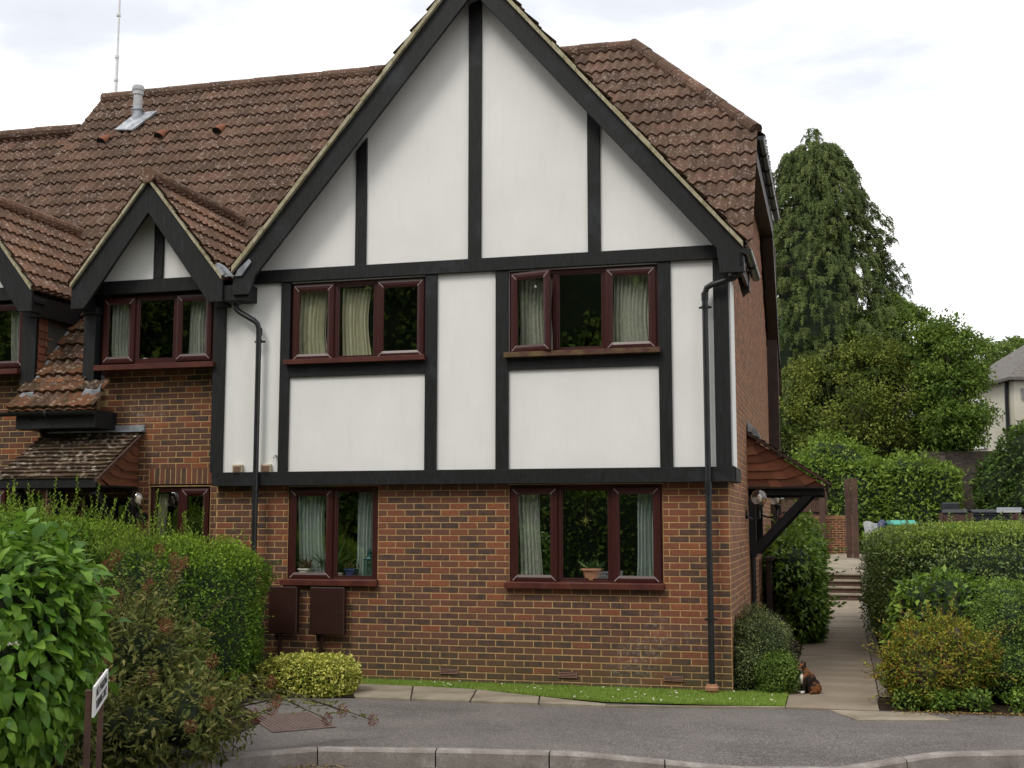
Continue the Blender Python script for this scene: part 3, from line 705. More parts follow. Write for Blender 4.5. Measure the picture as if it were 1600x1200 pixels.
# ================================================================ the terrace house to the left
B=thing('dormered_house','brick terrace house with two small gabled dormers and a tiled porch canopy','house',(-10.,13.9,0))
DB,DC=-8.33,-11.05
wB=(-9.17,-7.56,3.90,4.80); wC=(-11.90,-10.31,3.90,4.80)
wG=(-8.46,-7.60,1.17,2.33); wL=(-11.2,-9.98,1.17,2.33); dr=(-9.44,-8.63,0.0,2.2)
def domB(x,z):
    if z<3.25: return True
    return (-9.20<x<-7.46 or -11.95<x<-10.28) and z<3.87
bricks('brick_wall',B,'y',13.9,-14.0,-7.46,-.3,3.87,[wG,wL,dr],M['brick'],-1,9,redu=[(-8.6,-8.46,1.1,2.4,.6),(-8.63,-8.46,0,2.3,.5)],soldier=(-8.47,-7.50,2.35,2.57),dom=domB)
MB().box(-8.47,-7.50,13.90,13.97,2.34,2.36).build('lintel',M['frame'],B)
for cx,wn in ((DB,wB),(DC,wC)):
    x0,x1=cx-1.03,cx+1.03; dz=6.2
    MB().prism([(x0,4.95),(x1,4.95),(cx,dz-.12)],13.74,13.85).build('rendered_wall',M['render'],B)
    beam('timber_beam',B,cx-.87,cx+.80,4.81,4.985,13.70,13.86)
    beam('timber_post',B,cx-.065,cx+.065,4.985,5.86,13.70,13.86)
    for s in (-1,1):
        zf=4.86; foot=cx+s*1.07; sl=1.25; w=.385
        MB().prism([(cx,dz),(foot,zf),(foot,zf-.27),(foot-s*.19,zf-.27),(cx,dz-w-.03)][::-s],13.43,13.475).build('bargeboard',M['timber'],B,bevel=.004)
        MB().prism([(cx,dz-.09),(foot,zf-.09),(foot,zf-.14),(cx,dz-.14)],13.475,13.74).build('soffit',M['timber'],B)
        g=random.Random(int(15+s+cx)); mb=MB(); n=9
        for k in range(n):
            a,b=k/n,(k+.97)/n; xa,xb=cx+(foot-cx)*a,cx+(foot-cx)*b; za,zb=dz-sl*abs(xa-cx),dz-sl*abs(xb-cx); h=.05+g.uniform(-.006,.008)
            mb.prism([(xa,za+h),(xb,zb+h),(xb,zb),(xa,za)],13.385+g.uniform(0,.006),13.5)
        mb.build('verge_mortar',M['verge'],B)
        Ls=1.07*math.hypot(1,sl); sn=sl/math.hypot(1,sl)
        lo=lambda u,zf=zf,sn=sn:max(-.03,(MAIN(13.40+u)-zf)/sn-.05) if 13.4+u>YOF(zf) else -.03
        tiles('dormer_tiles',B,(foot,13.40,zf+.04),(0,1,0),(-s,0,sl),0,YOF(dz)-13.4+.1,lo,lambda u,L=Ls:L,.27,.15,.030,.030,M['dormtile'],int(41+s+cx),tilew=.3)
        MB().box(foot-s*.10,foot-s*.02,13.48,14.75,zf-.26,zf-.04).build('fascia',M['timber'],B)
        MB().box(foot-s*.02,foot-s*.22,13.66,14.9,zf-.30,zf-.26).build('soffit',M['timber'],B)
        px0,px1=(x0-.01,x0+.16) if s<0 else (x1-.14+.02,x1+.06)
        if s<0 or cx==DC: beam('timber_post',B,px0 if cx==DB else (-10.30 if s>0 else -12.02),px1 if cx==DB else (-10.085 if s>0 else -11.88),3.58 if cx==DB else 3.66,4.66,13.69,13.88)
    ridge('ridge_tiles',B,(cx,13.37,dz+.06),(cx,YOF(dz)+.05,dz+.06),.10,M['dormtile'],seg=.4,seed=int(cx*-3))
window(B,*wB,13.80,[-8.68,-8.09],'sfs',(-9.16,-7.47,3.81,3.89,13.62),label='right dormer window of three lights')
window(B,*wC,13.80,[-11.4,-10.85],'sfs',(-11.95,-10.30,3.81,3.89,13.62),label='left dormer window cut by the photo edge')
window(B,*wG,13.93,[-8.02],'fs',None,label='ground floor window beneath the soldier bricks')
window(B,*wL,13.93,[-10.6],'sf',None,label='ground floor window left of the porch')
MB().box(dr[0]-.1,dr[0],13.98,14.04,0,2.26).box(dr[1],dr[1]+.1,13.98,14.04,0,2.26).box(dr[0],dr[1],13.98,14.04,2.14,2.26).box(dr[0],-9.05,13.99,14.03,0,2.14).box(-9.05,-8.98,13.98,14.04,0,2.14).box(dr[0],dr[1],13.99,14.03,0,1.0).box(-8.70,-8.63,13.985,14.035,0,2.14).build('front_door',M['darkbrown'],B)
MB().box(-8.98,-8.70,14.0,14.01,1.0,2.1).build('door_pane',M['glass'],B)
MB().add([(-9.6,14.05,0),(-8.5,14.05,0),(-8.5,16,0),(-9.6,16,0),(-9.6,14.05,2.4),(-8.5,14.05,2.4),(-8.5,16,2.4),(-9.6,16,2.4)],[(0,1,2,3),(4,7,6,5),(1,5,6,2),(2,6,7,3),(3,7,4,0)]).build('room_wall',M['room'],B)
# main roof: full slope with the dormers cut out, and the low apron between them
def loB(x):
    z=3.33
    for c in (DB,DC):
        if abs(x-c)<1.08: z=max(z,6.2-1.25*abs(x-c)-.10)
    if x>-7.2: z=max(z,8.5-1.19*abs(x+4.06)-.1)
    if -7.3<x: z=max(z,4.75)
    if x<-12.12: z=4.0
    return (z-3.33)/1.15*SL-.02
tiles('roof_tiles',B,(0,13.4,3.33),(1,0,0),(0,1,1.15),-12.6,-7.0,loB,lambda x:(RZ-3.33)/1.15*SL,.335,.15,.046,.030,M['tile'],55,tilew=.3)
tiles('apron_tiles',B,(0,13.36,3.30),(1,0,0),(0,1,1.15),-10.19,-8.94,lambda x:-.03,lambda x:.50 if -10.09<x<-9.36 else .47,.30,.15,.026,.05,M['cattile'],56,tilew=.3)
tiles('apron_tiles',B,(0,13.36,3.31),(1,0,0),(0,1,1.15),-10.08,-9.30,lambda x:.47,lambda x:2.1,.30,.15,.030,.05,M['cattile'],57,tilew=.3)
MB().add([(-12.6,RY,RZ-.02),(-7.45,RY,RZ-.02),(-7.45,23.9,4.3),(-12.6,23.9,4.3)],[(0,1,2,3)]).build('rear_slope',M['tile'],B)
ridge('ridge_tiles',B,(-12.62,RY,RZ),(-7.45,RY,RZ),.11,M['tile'],seed=6)
MB().prism([(14.5,MAIN(14.5)+.05),(RY,RZ+.06),(RY,RZ-.2),(14.5,MAIN(14.5)-.2)],-12.63,-12.60,'x').build('verge',M['pvcgrey'] if False else M['mosstile'],B)
# boxed eave under the apron, gutter, flashings, hung cheek
MB().box(-10.13,-8.97,13.42,13.9,3.06,3.29).build('eave_box',M['timber'],B,bevel=.006)
gutter('gutter',B,(-10.32,13.36,3.27),(-8.95,13.36,3.27),.05,M['plastic'])
pipe('downpipe',B,[(-9.88,13.42,3.2),(-9.88,13.6,3.05),(-9.88,13.82,2.95),(-9.88,13.84,2.2)],.034,[])
zc=lambda Y:MAIN(Y)+.05
mb=MB(); g=random.Random(3)
for k in range(12):
    za=3.6+k*.1; zb=min(za+.1,4.62)
    y0=13.72; ya=13.4+(za-3.33)/1.15; 
    if za>4.6: break
    yend=15.1; n=9
    for i in range(n):
        a=y0+(yend-y0)*i/n; b=y0+(yend-y0)*(i+.98)/n; mb.col=g.random(); d=.02+g.uniform(-.003,.004)
        mb.add([(-10.08+d,a,za-.01),(-10.08+d,b,za-.01),(-10.075,b,zb),(-10.075,a,zb),(-10.09,a,za-.01),(-10.09,b,za-.01)],[(0,1,2,3),(4,5,1,0)])
mb.build('tile_cheek',M['hung'],B)
MB().tube([(-10.05,13.72,MAIN(13.72)+.04),(-10.05,14.75,MAIN(14.75)+.06)],.035,6).build('lead_flashing',M['lead'],B)
leadpatch(B,[(20,628),(34,614),(52,612),(50,626),(34,630)],13.50); leadpatch(B,[(126,617),(133,607),(150,609),(157,600),(156,612),(146,624),(134,622)],13.50)
leadpatch(B,[(150,606),(158,585),(163,590),(159,604)],13.86)
# porch canopy
px0,px1=-10.02,-8.60
csl=(3.03-2.42)/.95
tiles('canopy_tiles',B,(0,12.93,2.42),(1,0,0),(0,1,csl),px0,px1,lambda x:-.02,lambda x:math.hypot(.95,.61),.096,.165,.008,.022,M['mosstile'],61,flatp=True,sub=3)
MB().prism([(12.9,2.40),(13.9,3.035),(13.9,2.99),(12.9,2.36)],px1-.005,px1+.04,'x').build('canopy_verge',M['brownpost'],B)
rows=canopy_rows(.93,2.33,2.97,6)
hung('tile_cheek',B,(px1-.02,13.9,0),(0,-1,0),rows,M['hung'],seed=8)
MB().prism([(12.95,2.33),(13.9,2.33),(13.9,2.98)],px1-.06,px1-.035,'x').build('canopy_gable',M['hung'],B)
MB().prism([(12.95,2.33),(13.9,2.33),(13.9,2.98)],px0+.02,px0+.05,'x').build('canopy_gable',M['hung'],B)
MB().box(px0,px1,12.93,12.97,2.29,2.41).box(px0+.02,px1-.02,12.97,13.88,2.30,2.33).build('canopy_fascia',M['timber'],B,bevel=.004)
MB().box(px0,px1+.06,13.80,13.9,3.03,3.05).box(px0,px1+.05,13.87,13.895,3.04,3.12).build('lead_flashing',M['lead'],B)
for x in (-9.78,-8.72):
    mb=MB(); mb.box(x,x+.09,13.78,13.88,1.2,2.3).prism([(13.80,1.35),(13.80,1.5),(13.05,2.30),(12.97,2.22)],x+.01,x+.08,'x'); mb.build('canopy_bracket',M['timber'],B,bevel=.005)
# flue and roof vents
fl=thing
p=(-11.50,18.1,MAIN(18.1))
mb=MB(); mb.lathe((p[0],p[1],p[2]-.1),[(.085,0),(.085,.33),(.10,.34),(.10,.37),(.085,.38)],20); mb.build('flue_base',M['lead'],B)
mb=MB(); mb.lathe((p[0],p[1],p[2]+.26),[(.075,0),(.075,.25),(.092,.26),(.092,.33),(.105,.34),(.105,.39),(.088,.40),(.088,.42),(.02,.43)],20); mb.build('flue_pipe',M['pvcgrey'],B)
mb=MB(); U=Vector((0,1,1.15)).normalized(); Nn=Vector((0,-1.15,1)).normalized(); o=Vector(p)+Nn*.07
c=[o+Vector((-.26,0,0))-U*.30,o+Vector((.10,0,0))-U*.36,o+Vector((.34,0,0))+U*.22,o+Vector((-.08,0,0))+U*.22]
mb.add([*c,*[q+Nn*.03 for q in c]],[(0,1,2,3),(4,5,6,7),(0,1,5,4),(1,2,6,5),(2,3,7,6),(3,0,4,7)]); mb.build('flue_flashing',M['lead'],B)
for x in (-11.86,-10.77,-9.69):
    y=17.72; o=Vector((x,y,MAIN(y)))+Nn*.04; mb=MB(); vs=[];n=8
    for t,s in ((-.09,.8),(.14,.2)):
        for k in range(n+1):
            a=math.pi*k/n; vs.append(o+U*t+Vector((.085*math.cos(a),0,0))+Nn*(.03+.12*s*math.sin(a)))
    mb.add(vs,[(k,k+1,k+n+2,k+n+1) for k in range(n)]); mb.build('roof_vent',M['hung'],B)
    MB().add([v+U*.01 for v in vs[:n+1]],[tuple(range(n+1))]).build('vent_mouth',M['dark'],B)
# ================================================================ next house along: only its roof shows
C=thing('neighbouring_house','lower roofed terrace house at the far left edge beyond the roof step','house',(-16.,13.9,0))
tiles('roof_tiles',C,(0,13.43,3.26),(1,0,0),(0,1,1.15),-20.0,-12.6,lambda x:.3,lambda x:(8.72-3.33)/1.15*SL,.335,.15,.046,.030,M['tile'],58,tilew=.3)
ridge('ridge_tiles',C,(-20,18.08,8.72),(-12.62,18.08,8.72),.11,M['tile'],seed=16)
MB().add([(-20,18.08,8.7),(-12.6,18.08,8.7),(-12.6,23.9,4.3),(-20,23.9,4.3)],[(0,1,2,3)]).build('rear_slope',M['tile'],C)
bricks('brick_wall',C,'y',13.9,-20,-14.0,-.3,3.6,[],M['brick'],-1,19)
# ================================================================ ground
def sheet(name,pts,z,mat,kind='structure',dz=None):
    vs=[(x,y,(dz(x,y) if dz else z)) for x,y in pts]
    o=MB().add(vs,[tuple(range(len(vs)))]).build(name,mat,None,loc=(0,0,0)); return tag(o,kind=kind)
t=NT('asphalt'); a=t.ramp(t.noise(1.1,5),[(.3,(.105,.092,.086,1)),(.7,(.172,.152,.142,1))])
v=t.n('ShaderNodeTexVoronoi',inp={'Scale':70.}); t.l(t.coord(),v.inputs['Vector'])
a=t.mix(t.ramp(v.outputs['Color'],[(.35,0),(.9,.6)]),a,(.30,.275,.26,1)); a=t.mix(t.ramp(t.noise(75,3,.8),[(.46,0),(.66,.85)]),a,(.035,.032,.031,1))
a=t.mix(t.ramp(t.noise(.9,6,.7,vec=t.coord(scale=(.5,1.6,1))),[(.52,0),(.7,.4)]),a,(.07,.062,.058,1)); a=t.mix(t.ramp(t.noise(3.5,2,.5,vec=t.coord(scale=(.3,2.4,1))),[(.60,0),(.75,.35)]),a,(.20,.185,.17,1))
t.bsdf(a,.9,t.bump(t.noise(110,4,.8),.8,.006),.2); M['asphalt']=t.mat
t=NT('paving_concrete'); a=t.ramp(t.noise(2.2,6,.65),[(.28,(.15,.12,.085,1)),(.5,(.26,.22,.165,1)),(.75,(.36,.31,.24,1))])
a=t.mix(t.ramp(t.noise(70,3,.7),[(.5,0),(.75,.45)]),a,(.12,.10,.08,1))
t.bsdf(a,.9,t.bump(t.noise(60,5,.7),.6,.005),.2); M['slab']=t.mat
t=NT('path_concrete'); a=t.ramp(t.noise(1.4,4,.5),[(.3,(.19,.150,.108,1)),(.7,(.27,.220,.165,1))]); a=t.mix(t.ramp(t.noise(4,5,.7),[(.6,0),(.75,.45)]),a,(.09,.078,.06,1)); a=t.mix(t.ramp(t.noise(70,3,.7),[(.5,0),(.75,.4)]),a,(.12,.10,.08,1)); t.bsdf(a,.9,t.bump(t.noise(60,5,.7),.5,.004),.2); M['pathslab']=t.mat
t=NT('kerb_concrete'); a=t.ramp(t.noise(4,6,.7),[(.3,(.17,.14,.125,1)),(.55,(.27,.24,.22,1)),(.74,(.46,.43,.39,1))])
a=t.mix(t.ramp(t.noise(60,3,.7),[(.5,0),(.75,.5)]),a,(.08,.075,.065,1)); t.bsdf(a,.9,t.bump(t.noise(50,5,.7),.7,.006),.2); M['kerb']=t.mat
M['soil']=simple('soil',(.020,.014,.010,1),(.055,.038,.026,1),6,.95,.9,30,.1,dist=.03)
M['turf']=simple('turf',(.12,.18,.025,1),(.17,.25,.04,1),4,.9,.8,50,.1,dist=.02)
M['gravelpath']=simple('gravel_edge',(.12,.10,.08,1),(.24,.20,.17,1),40,.95,.8,60,.1,dist=.01)
M['iron']=simple('rusty_iron',(.12,.085,.075,1),(.16,.115,.10,1),14,.7,.5,50,.3)
tag(MB().add([(-260,-120,-.13),(260,-120,-.13),(260,12.9,-.13),(-260,12.9,-.13)],[(0,1,2,3)]).build('road',M['asphalt'],None,loc=(0,0,0)),kind='structure')
# pavement with its curving kerb (pixel traced back edge of the kerb, at true ground positions)
ktop=[(-14,2.5),(-8.6,6.0),(-6.1,7.9),(-5.05,8.92),(-4.69,9.36),(-4.26,9.72),(-3.10,9.95),(-2.02,10.09),(-.80,10.30),(-.04,10.48),(.78,10.82),(1.44,11.06),(4,12.0),(12,14.6),(40,22)]
def kz(x): # dropped kerb
    pts=[(-99,0),(-2.1,0),(-.85,-.10),(-.05,-.10),(.72,0),(99,0)]
    for (a,za),(b,zb) in zip(pts,pts[1:]):
        if a<=x<=b: return za+(zb-za)*(x-a)/(b-a)
def dens(p,step=.15):
    out=[]
    for (a,b) in zip(p,p[1:]):
        n=max(1,int(math.dist(a,b)/step)) if math.dist(a,b)<6 else 4
        out+=[(a[0]+(b[0]-a[0])*i/n,a[1]+(b[1]-a[1])*i/n) for i in range(n)]
    return out+[p[-1]]
kd=dens(ktop); mb=MB(); vs=[]
for (x,y) in kd:
    yb=13.0 if x<3 else y+2.6+(x-3)*.05; m=6
    for j in range(m+1):
        t_=j/m; yy=y+(yb-y)*t_; vs.append((x,yy,kz(x)*max(0,1-t_*2.2)+.0))
m=7
mb.add(vs,[(i*m+j,(i+1)*m+j,(i+1)*m+j+1,i*m+j+1) for i in range(len(kd)-1) for j in range(m-1)])
tag(mb.build('pavement',M['asphalt'],None,loc=(0,0,0)),kind='structure')
# kerb stones, each about 0.9 m
g=random.Random(2)
acc=0;cuts=[kd[0]]; seg=[kd[0]]; n=0
def nearest_normal(i): 
    a=kd[max(0,i-1)];b=kd[min(len(kd)-1,i+1)]; d=(b[0]-a[0],b[1]-a[1]);L=math.hypot(*d); return (d[1]/L,-d[0]/L)
i0=0
stops=[]
for i in range(1,len(kd)):
    acc+=math.dist(kd[i],kd[i-1])
    if acc>=.93: stops.append((i0,i)); i0=i; acc=0
for (a,b) in stops:
    if kd[a][0]<-9 or kd[a][0]>9: continue
    mb=MB(); vs=[]; gap=.006
    for i in range(a,b+1):
        x,y=kd[i]; nx,ny=nearest_normal(i); z=kz(x)+.004
        if i==a: x+=gap*abs(ny)
        if i==b: x-=gap*abs(ny)
        for (o,dz) in ((0,-.1),(0,.003),(.10,.0),(.118,-.018),(.125,-.3)): vs.append((x+nx*o,y+ny*o,(z+dz)))
    k=5; nn=b-a+1
    fs=[(i*k+j,i*k+j+1,(i+1)*k+j+1,(i+1)*k+j) for i in range(nn-1) for j in range(k-1)]+[tuple(range(k)),tuple((nn-1)*k+j for j in range(k-1,-1,-1))]
    mb.add(vs,fs); o=mb.build('kerb_stone',M['kerb'],None)
    dropped=kz(kd[(a+b)//2][0])<-.03
    n+=1; x=kd[(a+b)//2][0]
    lab='grey concrete kerb stone of the dropped section near the path' if dropped else ('grey concrete kerb stone left of the dropped section' if x<-1 else 'grey concrete kerb stone right of the dropped section')
    tag(o,lab,'kerb stone','kerb stones along the road')
# land behind the pavement
def hill(x,y):
    z=-.012
    if y>31: z=.60+(min(y,60)-31)*.028
    return z
mb=MB(); xs=[-260,-60,-20,-7.6,-.56,.36,.5,.7,2,5,12,30,80,260]; ys=[12.55,13.0,13.4,14,16,20,26,30.95,31,36,44,60,90,150,400]; vs=[]
for y in ys:
    for x in xs: vs.append((x,y,hill(x,y) if y>13.05 else -.014))
w=len(xs); mb.add(vs,[(j*w+i,j*w+i+1,(j+1)*w+i+1,(j+1)*w+i) for j in range(len(ys)-1) for i in range(w-1)])
tag(mb.build('planting_bed',M['soil'],None,loc=(0,0,0)),kind='structure')
sheet('planting_bed',[(-14,11.0),(-8.6,9.0),(-6.3,8.6),(-5.45,9.0),(-5.15,9.8),(-5.3,10.9),(-5.9,11.6),(-6.2,12.2),(-5.0,12.5),(-5.0,13.8),(-14,13.9)],.012,M['soil'])
# lawn strip
lawn=[(-5.75,13.80),(-1.0,13.80),(-.90,14.0),(-.56,14.0),(-.56,12.92),(-2.38,12.80),(-4.19,13.38),(-5.5,13.42)]
sheet('lawn',lawn,.016,M['turf'])
def inpoly(px,py,poly):
    c=np.zeros(len(px),bool); n=len(poly)
    for i in range(n):
        (x1,y1),(x2,y2)=poly[i],poly[(i+1)%n]
        k=((y1>py)!=(y2>py)); 
        with np.errstate(divide='ignore',invalid='ignore'): xx=(x2-x1)*(py-y1)/(y2-y1+1e-12)+x1
        c^=k&(px<xx)
    return c
n=52000; gx_=NR.uniform(-5.9,-.5,n*2); gy_=NR.uniform(12.75,14.05,n*2); k=inpoly(gx_,gy_,lawn); gx_,gy_=gx_[k][:n],gy_[k][:n]; n=len(gx_)
P=np.stack([gx_,gy_,np.full(n,.014)],1); D=np.stack([NR.normal(size=n)*.35,NR.normal(size=n)*.35,np.ones(n)],1); N_=NR.normal(size=(n,3)); N_[:,2]*=.1
M['grass']=leafmat('grass_blade',[(.15,.24,.035),(.27,.40,.07),(.42,.54,.14)],.6,.35,.2)
V,F,rr=leaves(P,D,N_,NR.uniform(.02,.05,n),.006,NR.uniform(0,1,n),False,.1)
tag(npmesh('grass',V,F,M['grass'],None,rr),kind='stuff',label='short bright green grass of the lawn strip')
# daisies
M['petal']=simple('daisy_petal',(.75,.74,.70,1),rough=.6,bump=0); M['dcore']=simple('daisy_eye',(.55,.36,.03,1),rough=.6,bump=0)
mb=MB(); 
for k in range(9):
    a=2*math.pi*k/9; mb.add([(0,0,.05),(.013*math.cos(a-.28),.013*math.sin(a-.28),.053),(.017*math.cos(a),.017*math.sin(a),.052),(.013*math.cos(a+.28),.013*math.sin(a+.28),.053)],[(0,1,2,3)])
mb.cur=1; mb.lathe((0,0,.05),[(.005,0),(.004,.004),(.001,.006)],8); mb.cur=2; mb.tube([(0,0,0),(0,0,.05)],.0012,4)
d0=mb.build('daisy',[M['petal'],M['dcore'],M['grass']],None,loc=(0,0,0)); tag(d0,'tiny white daisy growing in the lawn strip','daisy','daisies in the lawn strip'); first=True; cnt=0; g=random.Random(8)
while cnt<52:
    x,y=g.uniform(-5.7,-.6),g.uniform(12.85,13.78)
    if g.random()<.5: x=g.gauss(g.choice([-4.4,-3.4,-2.2,-1.6]),.22)
    if not inpoly(np.array([x]),np.array([y]),lawn)[0]: continue
    o=d0 if first else d0.copy()
    if not first: COL.objects.link(o)
    first=False; o.location=(x,y,g.uniform(-.012,.004)); o.rotation_euler=(rad(g.uniform(5,38)),rad(g.uniform(-18,18)),g.uniform(-.5,.5)); s=g.uniform(.55,.9); o.scale=(s,s,1); cnt+=1
# concrete slabs
def slab(pts,z,label,cat='paving slab',grp=None,th=.05,name='paving_slab',mat='slab'):
    mb=MB(); mb.prism(pts,z-th,z,'z'); o=mb.build(name,M[mat],None,bevel=.004); return tag(o,label,cat,grp)
S=[(-5.5,13.44),(-4.99,12.44),(-4.95,12.40)]
edge=lambda x:12.44+(x+4.97)*.028   # asphalt side
back=lambda x:13.44 if x<-4.2 else 13.44-(x+4.2)*.445
js=[(-5.55,-5.03),(-4.72,-4.40),(-3.93,-3.75),(-3.12,-3.02),(-2.33,-2.31)]
for i in range(4):
    a,b=js[i],js[i+1]
    slab([(a[1]+.008,edge(a[1])),(b[1]-.008,edge(b[1])),(b[0]-.008,max(back(b[0]),edge(b[0])+.02)),(a[0]+.008,max(back(a[0]),edge(a[0])+.02))],.026,
      ['largest worn concrete slab beside the yellow variegated bush','second concrete slab from the yellow variegated bush in the lawn edging','third concrete slab from the yellow variegated bush in the lawn edging','thin tapering end slab of the lawn edging'][i],grp='slabs edging the lawn')
mb=MB(); mb.box(-2.3,-.5,12.80,12.86,-.03,.03)
tag(MB().prism([(-2.31,12.50),(-.55,12.86),(-.55,12.915),(-2.31,12.555)],-.03,.022,'z').build('edging_strip',M['slab'],None),'thin concrete edging between the lawn strip and asphalt','edging')
PL,PRt=-.55,.38; y=12.90; k=0; g=random.Random(12)
while y<31.0:
    L=[.62,.92,.62,.60,.45][k%5] if k else .9
    y2=min(y+L,31.0); x1=PRt+(.0 if k else -.02)+min(.10,(y-12.9)*.006)
    z=.02+g.uniform(-.004,.004)
    slab([(PL,y+.009),(x1,y+.009),(x1+.003,y2-.009),(PL,y2-.009)],z,'front slab of the side path where the cat sits' if k==1 else ('first slab of the side path against the asphalt' if k==0 else 'worn brown concrete slab of the side path'),grp='slabs of the side path',mat='pathslab'); y=y2; k+=1
slab([(-.12,12.88),(.78,12.88),(1.0,12.52),(.14,12.30)],.012,'light concrete patch between the side path and asphalt pavement','concrete patch')
slab([(-.9,15.6),(-.57,15.6),(-.57,16.35),(-.9,16.35)],.10,'low concrete edging block between the two bushes left of the path','edging block',th=.14,name='edging_block')
sheet('path_edge',[(.40,14.0),(.52,14.0),(.66,30.9),(.48,30.9)],.006,M['gravelpath'])
# steps to the upper yard
M['step']=simple('step_riser',(.07,.04,.03,1),(.12,.07,.05,1),9,.85,.5)
for k in range(4):
    z1=.02+.15*(k+1); yy=31.0+k*.34; 
    st=thing('stone_step',['lowest step of the flight up to the back yard','second step up of the flight to the back yard','third step up of the flight to the back yard','top step of the flight to the back yard'][k],'step',(0.05,yy,0),'steps up to the back yard')
    MB().box(-.45,.55,yy+.02,yy+.36,z1-.15,z1-.045).build('riser',M['step'],st)
    MB().box(-.47,.57,yy-.02,yy+.36,z1-.045,z1).build('tread',M['slab'],st,bevel=.006)
tag(MB().add([(-6,32.3,.625),(3,32.3,.625),(3,41,.90),(-6,41,.90)],[(0,1,2,3)]).box(-6,-.47,31.0,32.3,-.1,.62).box(.57,.8,31.0,32.3,-.1,.62).build('back_yard',M['slab'],None,loc=(0,0,0)),kind='structure')
# drain cover in the pavement
mb=MB(); o=Vector((-5.02,10.85,.004)); U=Vector((.63,-.78,0)).normalized(); W=Vector((.72,.69,0)).normalized()
def pl(u,w,z): return o+U*u+W*w+Vector((0,0,z))
c=[pl(-.50,-.30,0),pl(.50,-.30,0),pl(.50,.30,0),pl(-.50,.30,0)]
mb.add([*c,*[q+Vector((0,0,.008)) for q in c]],[(4,5,6,7),(0,1,5,4),(1,2,6,5),(2,3,7,6),(3,0,4,7)])
for k in range(15):
    w=-.27+k*.0375
    q=[pl(-.46,w,.008),pl(.46,w,.008),pl(.46,w+.018,.008),pl(-.46,w+.018,.008)]; mb.add([*q,*[a+Vector((0,0,.006)) for a in q]],[(4,5,6,7),(0,1,5,4),(1,2,6,5),(2,3,7,6),(3,0,4,7)])
tag(mb.build('drain_cover',M['iron'],None),'rusty red brown ribbed drain cover set in the asphalt pavement','drain cover')
# leaf litter
n=900; px=np.concatenate([NR.uniform(.5,2.6,n//2),NR.uniform(-5.4,-3.6,n//2)]); py=np.concatenate([12.95-np.abs(NR.normal(size=n//2))*.10+ (px[:n//2]-.5)*.12, 9.55+NR.normal(size=n//2)*.10-np.abs(px[n//2:]+4.2)*.3])
pz=np.concatenate([np.full(n//2,.012),np.full(n//2,-.122)]); P=np.stack([px,py,pz],1); D=NR.normal(size=(n,3)); D[:,2]=.1; NN=np.tile([0,0,1.],(n,1))+NR.normal(size=(n,3))*.3
M['litter']=leafmat('dead_leaf',[(.10,.05,.02),(.25,.15,.05),(.38,.30,.12)],.8,.1,.1)
V,F,rr=leaves(P,D,NN,NR.uniform(.02,.045,n),.018,NR.uniform(0,1,n)); tag(npmesh('fallen_leaves',V,F,M['litter'],None,rr),kind='stuff',label='scattered dead leaves along the kerb and the bed edge')
# ================================================================ small things
# meter boxes
for (a,b,lab) in ((-6.66,-6.29,'dark brown meter box half behind the left hedge'),(-6.12,-5.68,'dark brown meter box under the small ground floor window, fully in view')):
    m=thing('meter_box',lab,'meter box',((a+b)/2,13.7,.3),'meter boxes on the brick wall')
    MB().box(a+.015,b-.015,13.70,13.79,.56,1.09).build('casing',M['meter'],m,bevel=.006)
    MB().box(a,b,13.672,13.70,.545,1.105).build('door',M['meter'],m,bevel=.008)
    MB().tube([((b-.06),13.672,.80),((b-.06),13.664,.80)],.012,10).build('lock',M['plastic'],m)
    MB().tube([(a+.13,13.75,.56),(a+.13,13.75,0)],.026,8).build('supply_pipe',M['meter'],m)
# globe wall lamps
def lamp(x,y,z,wall,lab,r=.105):
    L=thing('wall_lamp',lab,'wall lamp',wall,'globe lamps by the porches')
    mb=MB(); prof=[(r*math.sin(a),-r*math.cos(a)) for a in np.linspace(.35,3.0,16)]; mb.lathe((x,y,z),prof,24)
    gl=mb.build('globe',M['globe'],L,smooth=True)
    MB().lathe((x,y,z-.07),[(.012,0),(.03,.02),(.035,.07),(.022,.10),(.004,.115)],14).build('bulb',M['petal'],gl,smooth=True)
    mb=MB(); mb.lathe((x,y,z-r-.07),[(.02,0),(.03,.03),(.055,.06),(.06,.085),(.045,.095)],16)
    w=Vector(wall); mb.tube([(x,y,z-r-.04),(x,y,z-r-.16),((x+w.x)/2,(y+w.y)/2,z-r-.18),(w.x,w.y,z-r-.12)],.016,8)
    mb.build('bracket',M['plastic'],L); d=Vector((x-w.x,y-w.y,0)).normalized()
    MB().tube([(w.x,w.y,z-r-.12),(w.x+d.x*.03,w.y+d.y*.03,z-r-.12)],.055,14).build('wall_plate',M['plastic'],L)
lamp(-.965,16.3,2.20,(CX,16.3,2.2),'nearer smoked globe lamp under the right porch canopy')
lamp(-.875,19.3,2.24,(CX,19.3,2.2),'farther and smaller globe lamp behind the right porch bracket')
lamp(-8.40,13.55,2.17,(-8.52,13.9,2.17),'globe lamp beside the left porch door above the hedge')
# dark timber rail by the side door
rl=thing('handrail','dark timber handrail beside the side door','handrail',(-1.0,18.9,0))
for y in (18.9,20.2): MB().box(-1.04,-.96,y,y+.08,0,1.30).build('post',M['darkbrown'],rl,bevel=.004)
MB().box(-1.05,-.95,18.85,20.35,1.30,1.36).build('top_rail',M['darkbrown'],rl); MB().box(-1.02,-.98,18.98,20.2,.3,.4).box(-1.02,-.98,18.98,20.2,.8,.9).build('cross_rail',M['darkbrown'],rl)
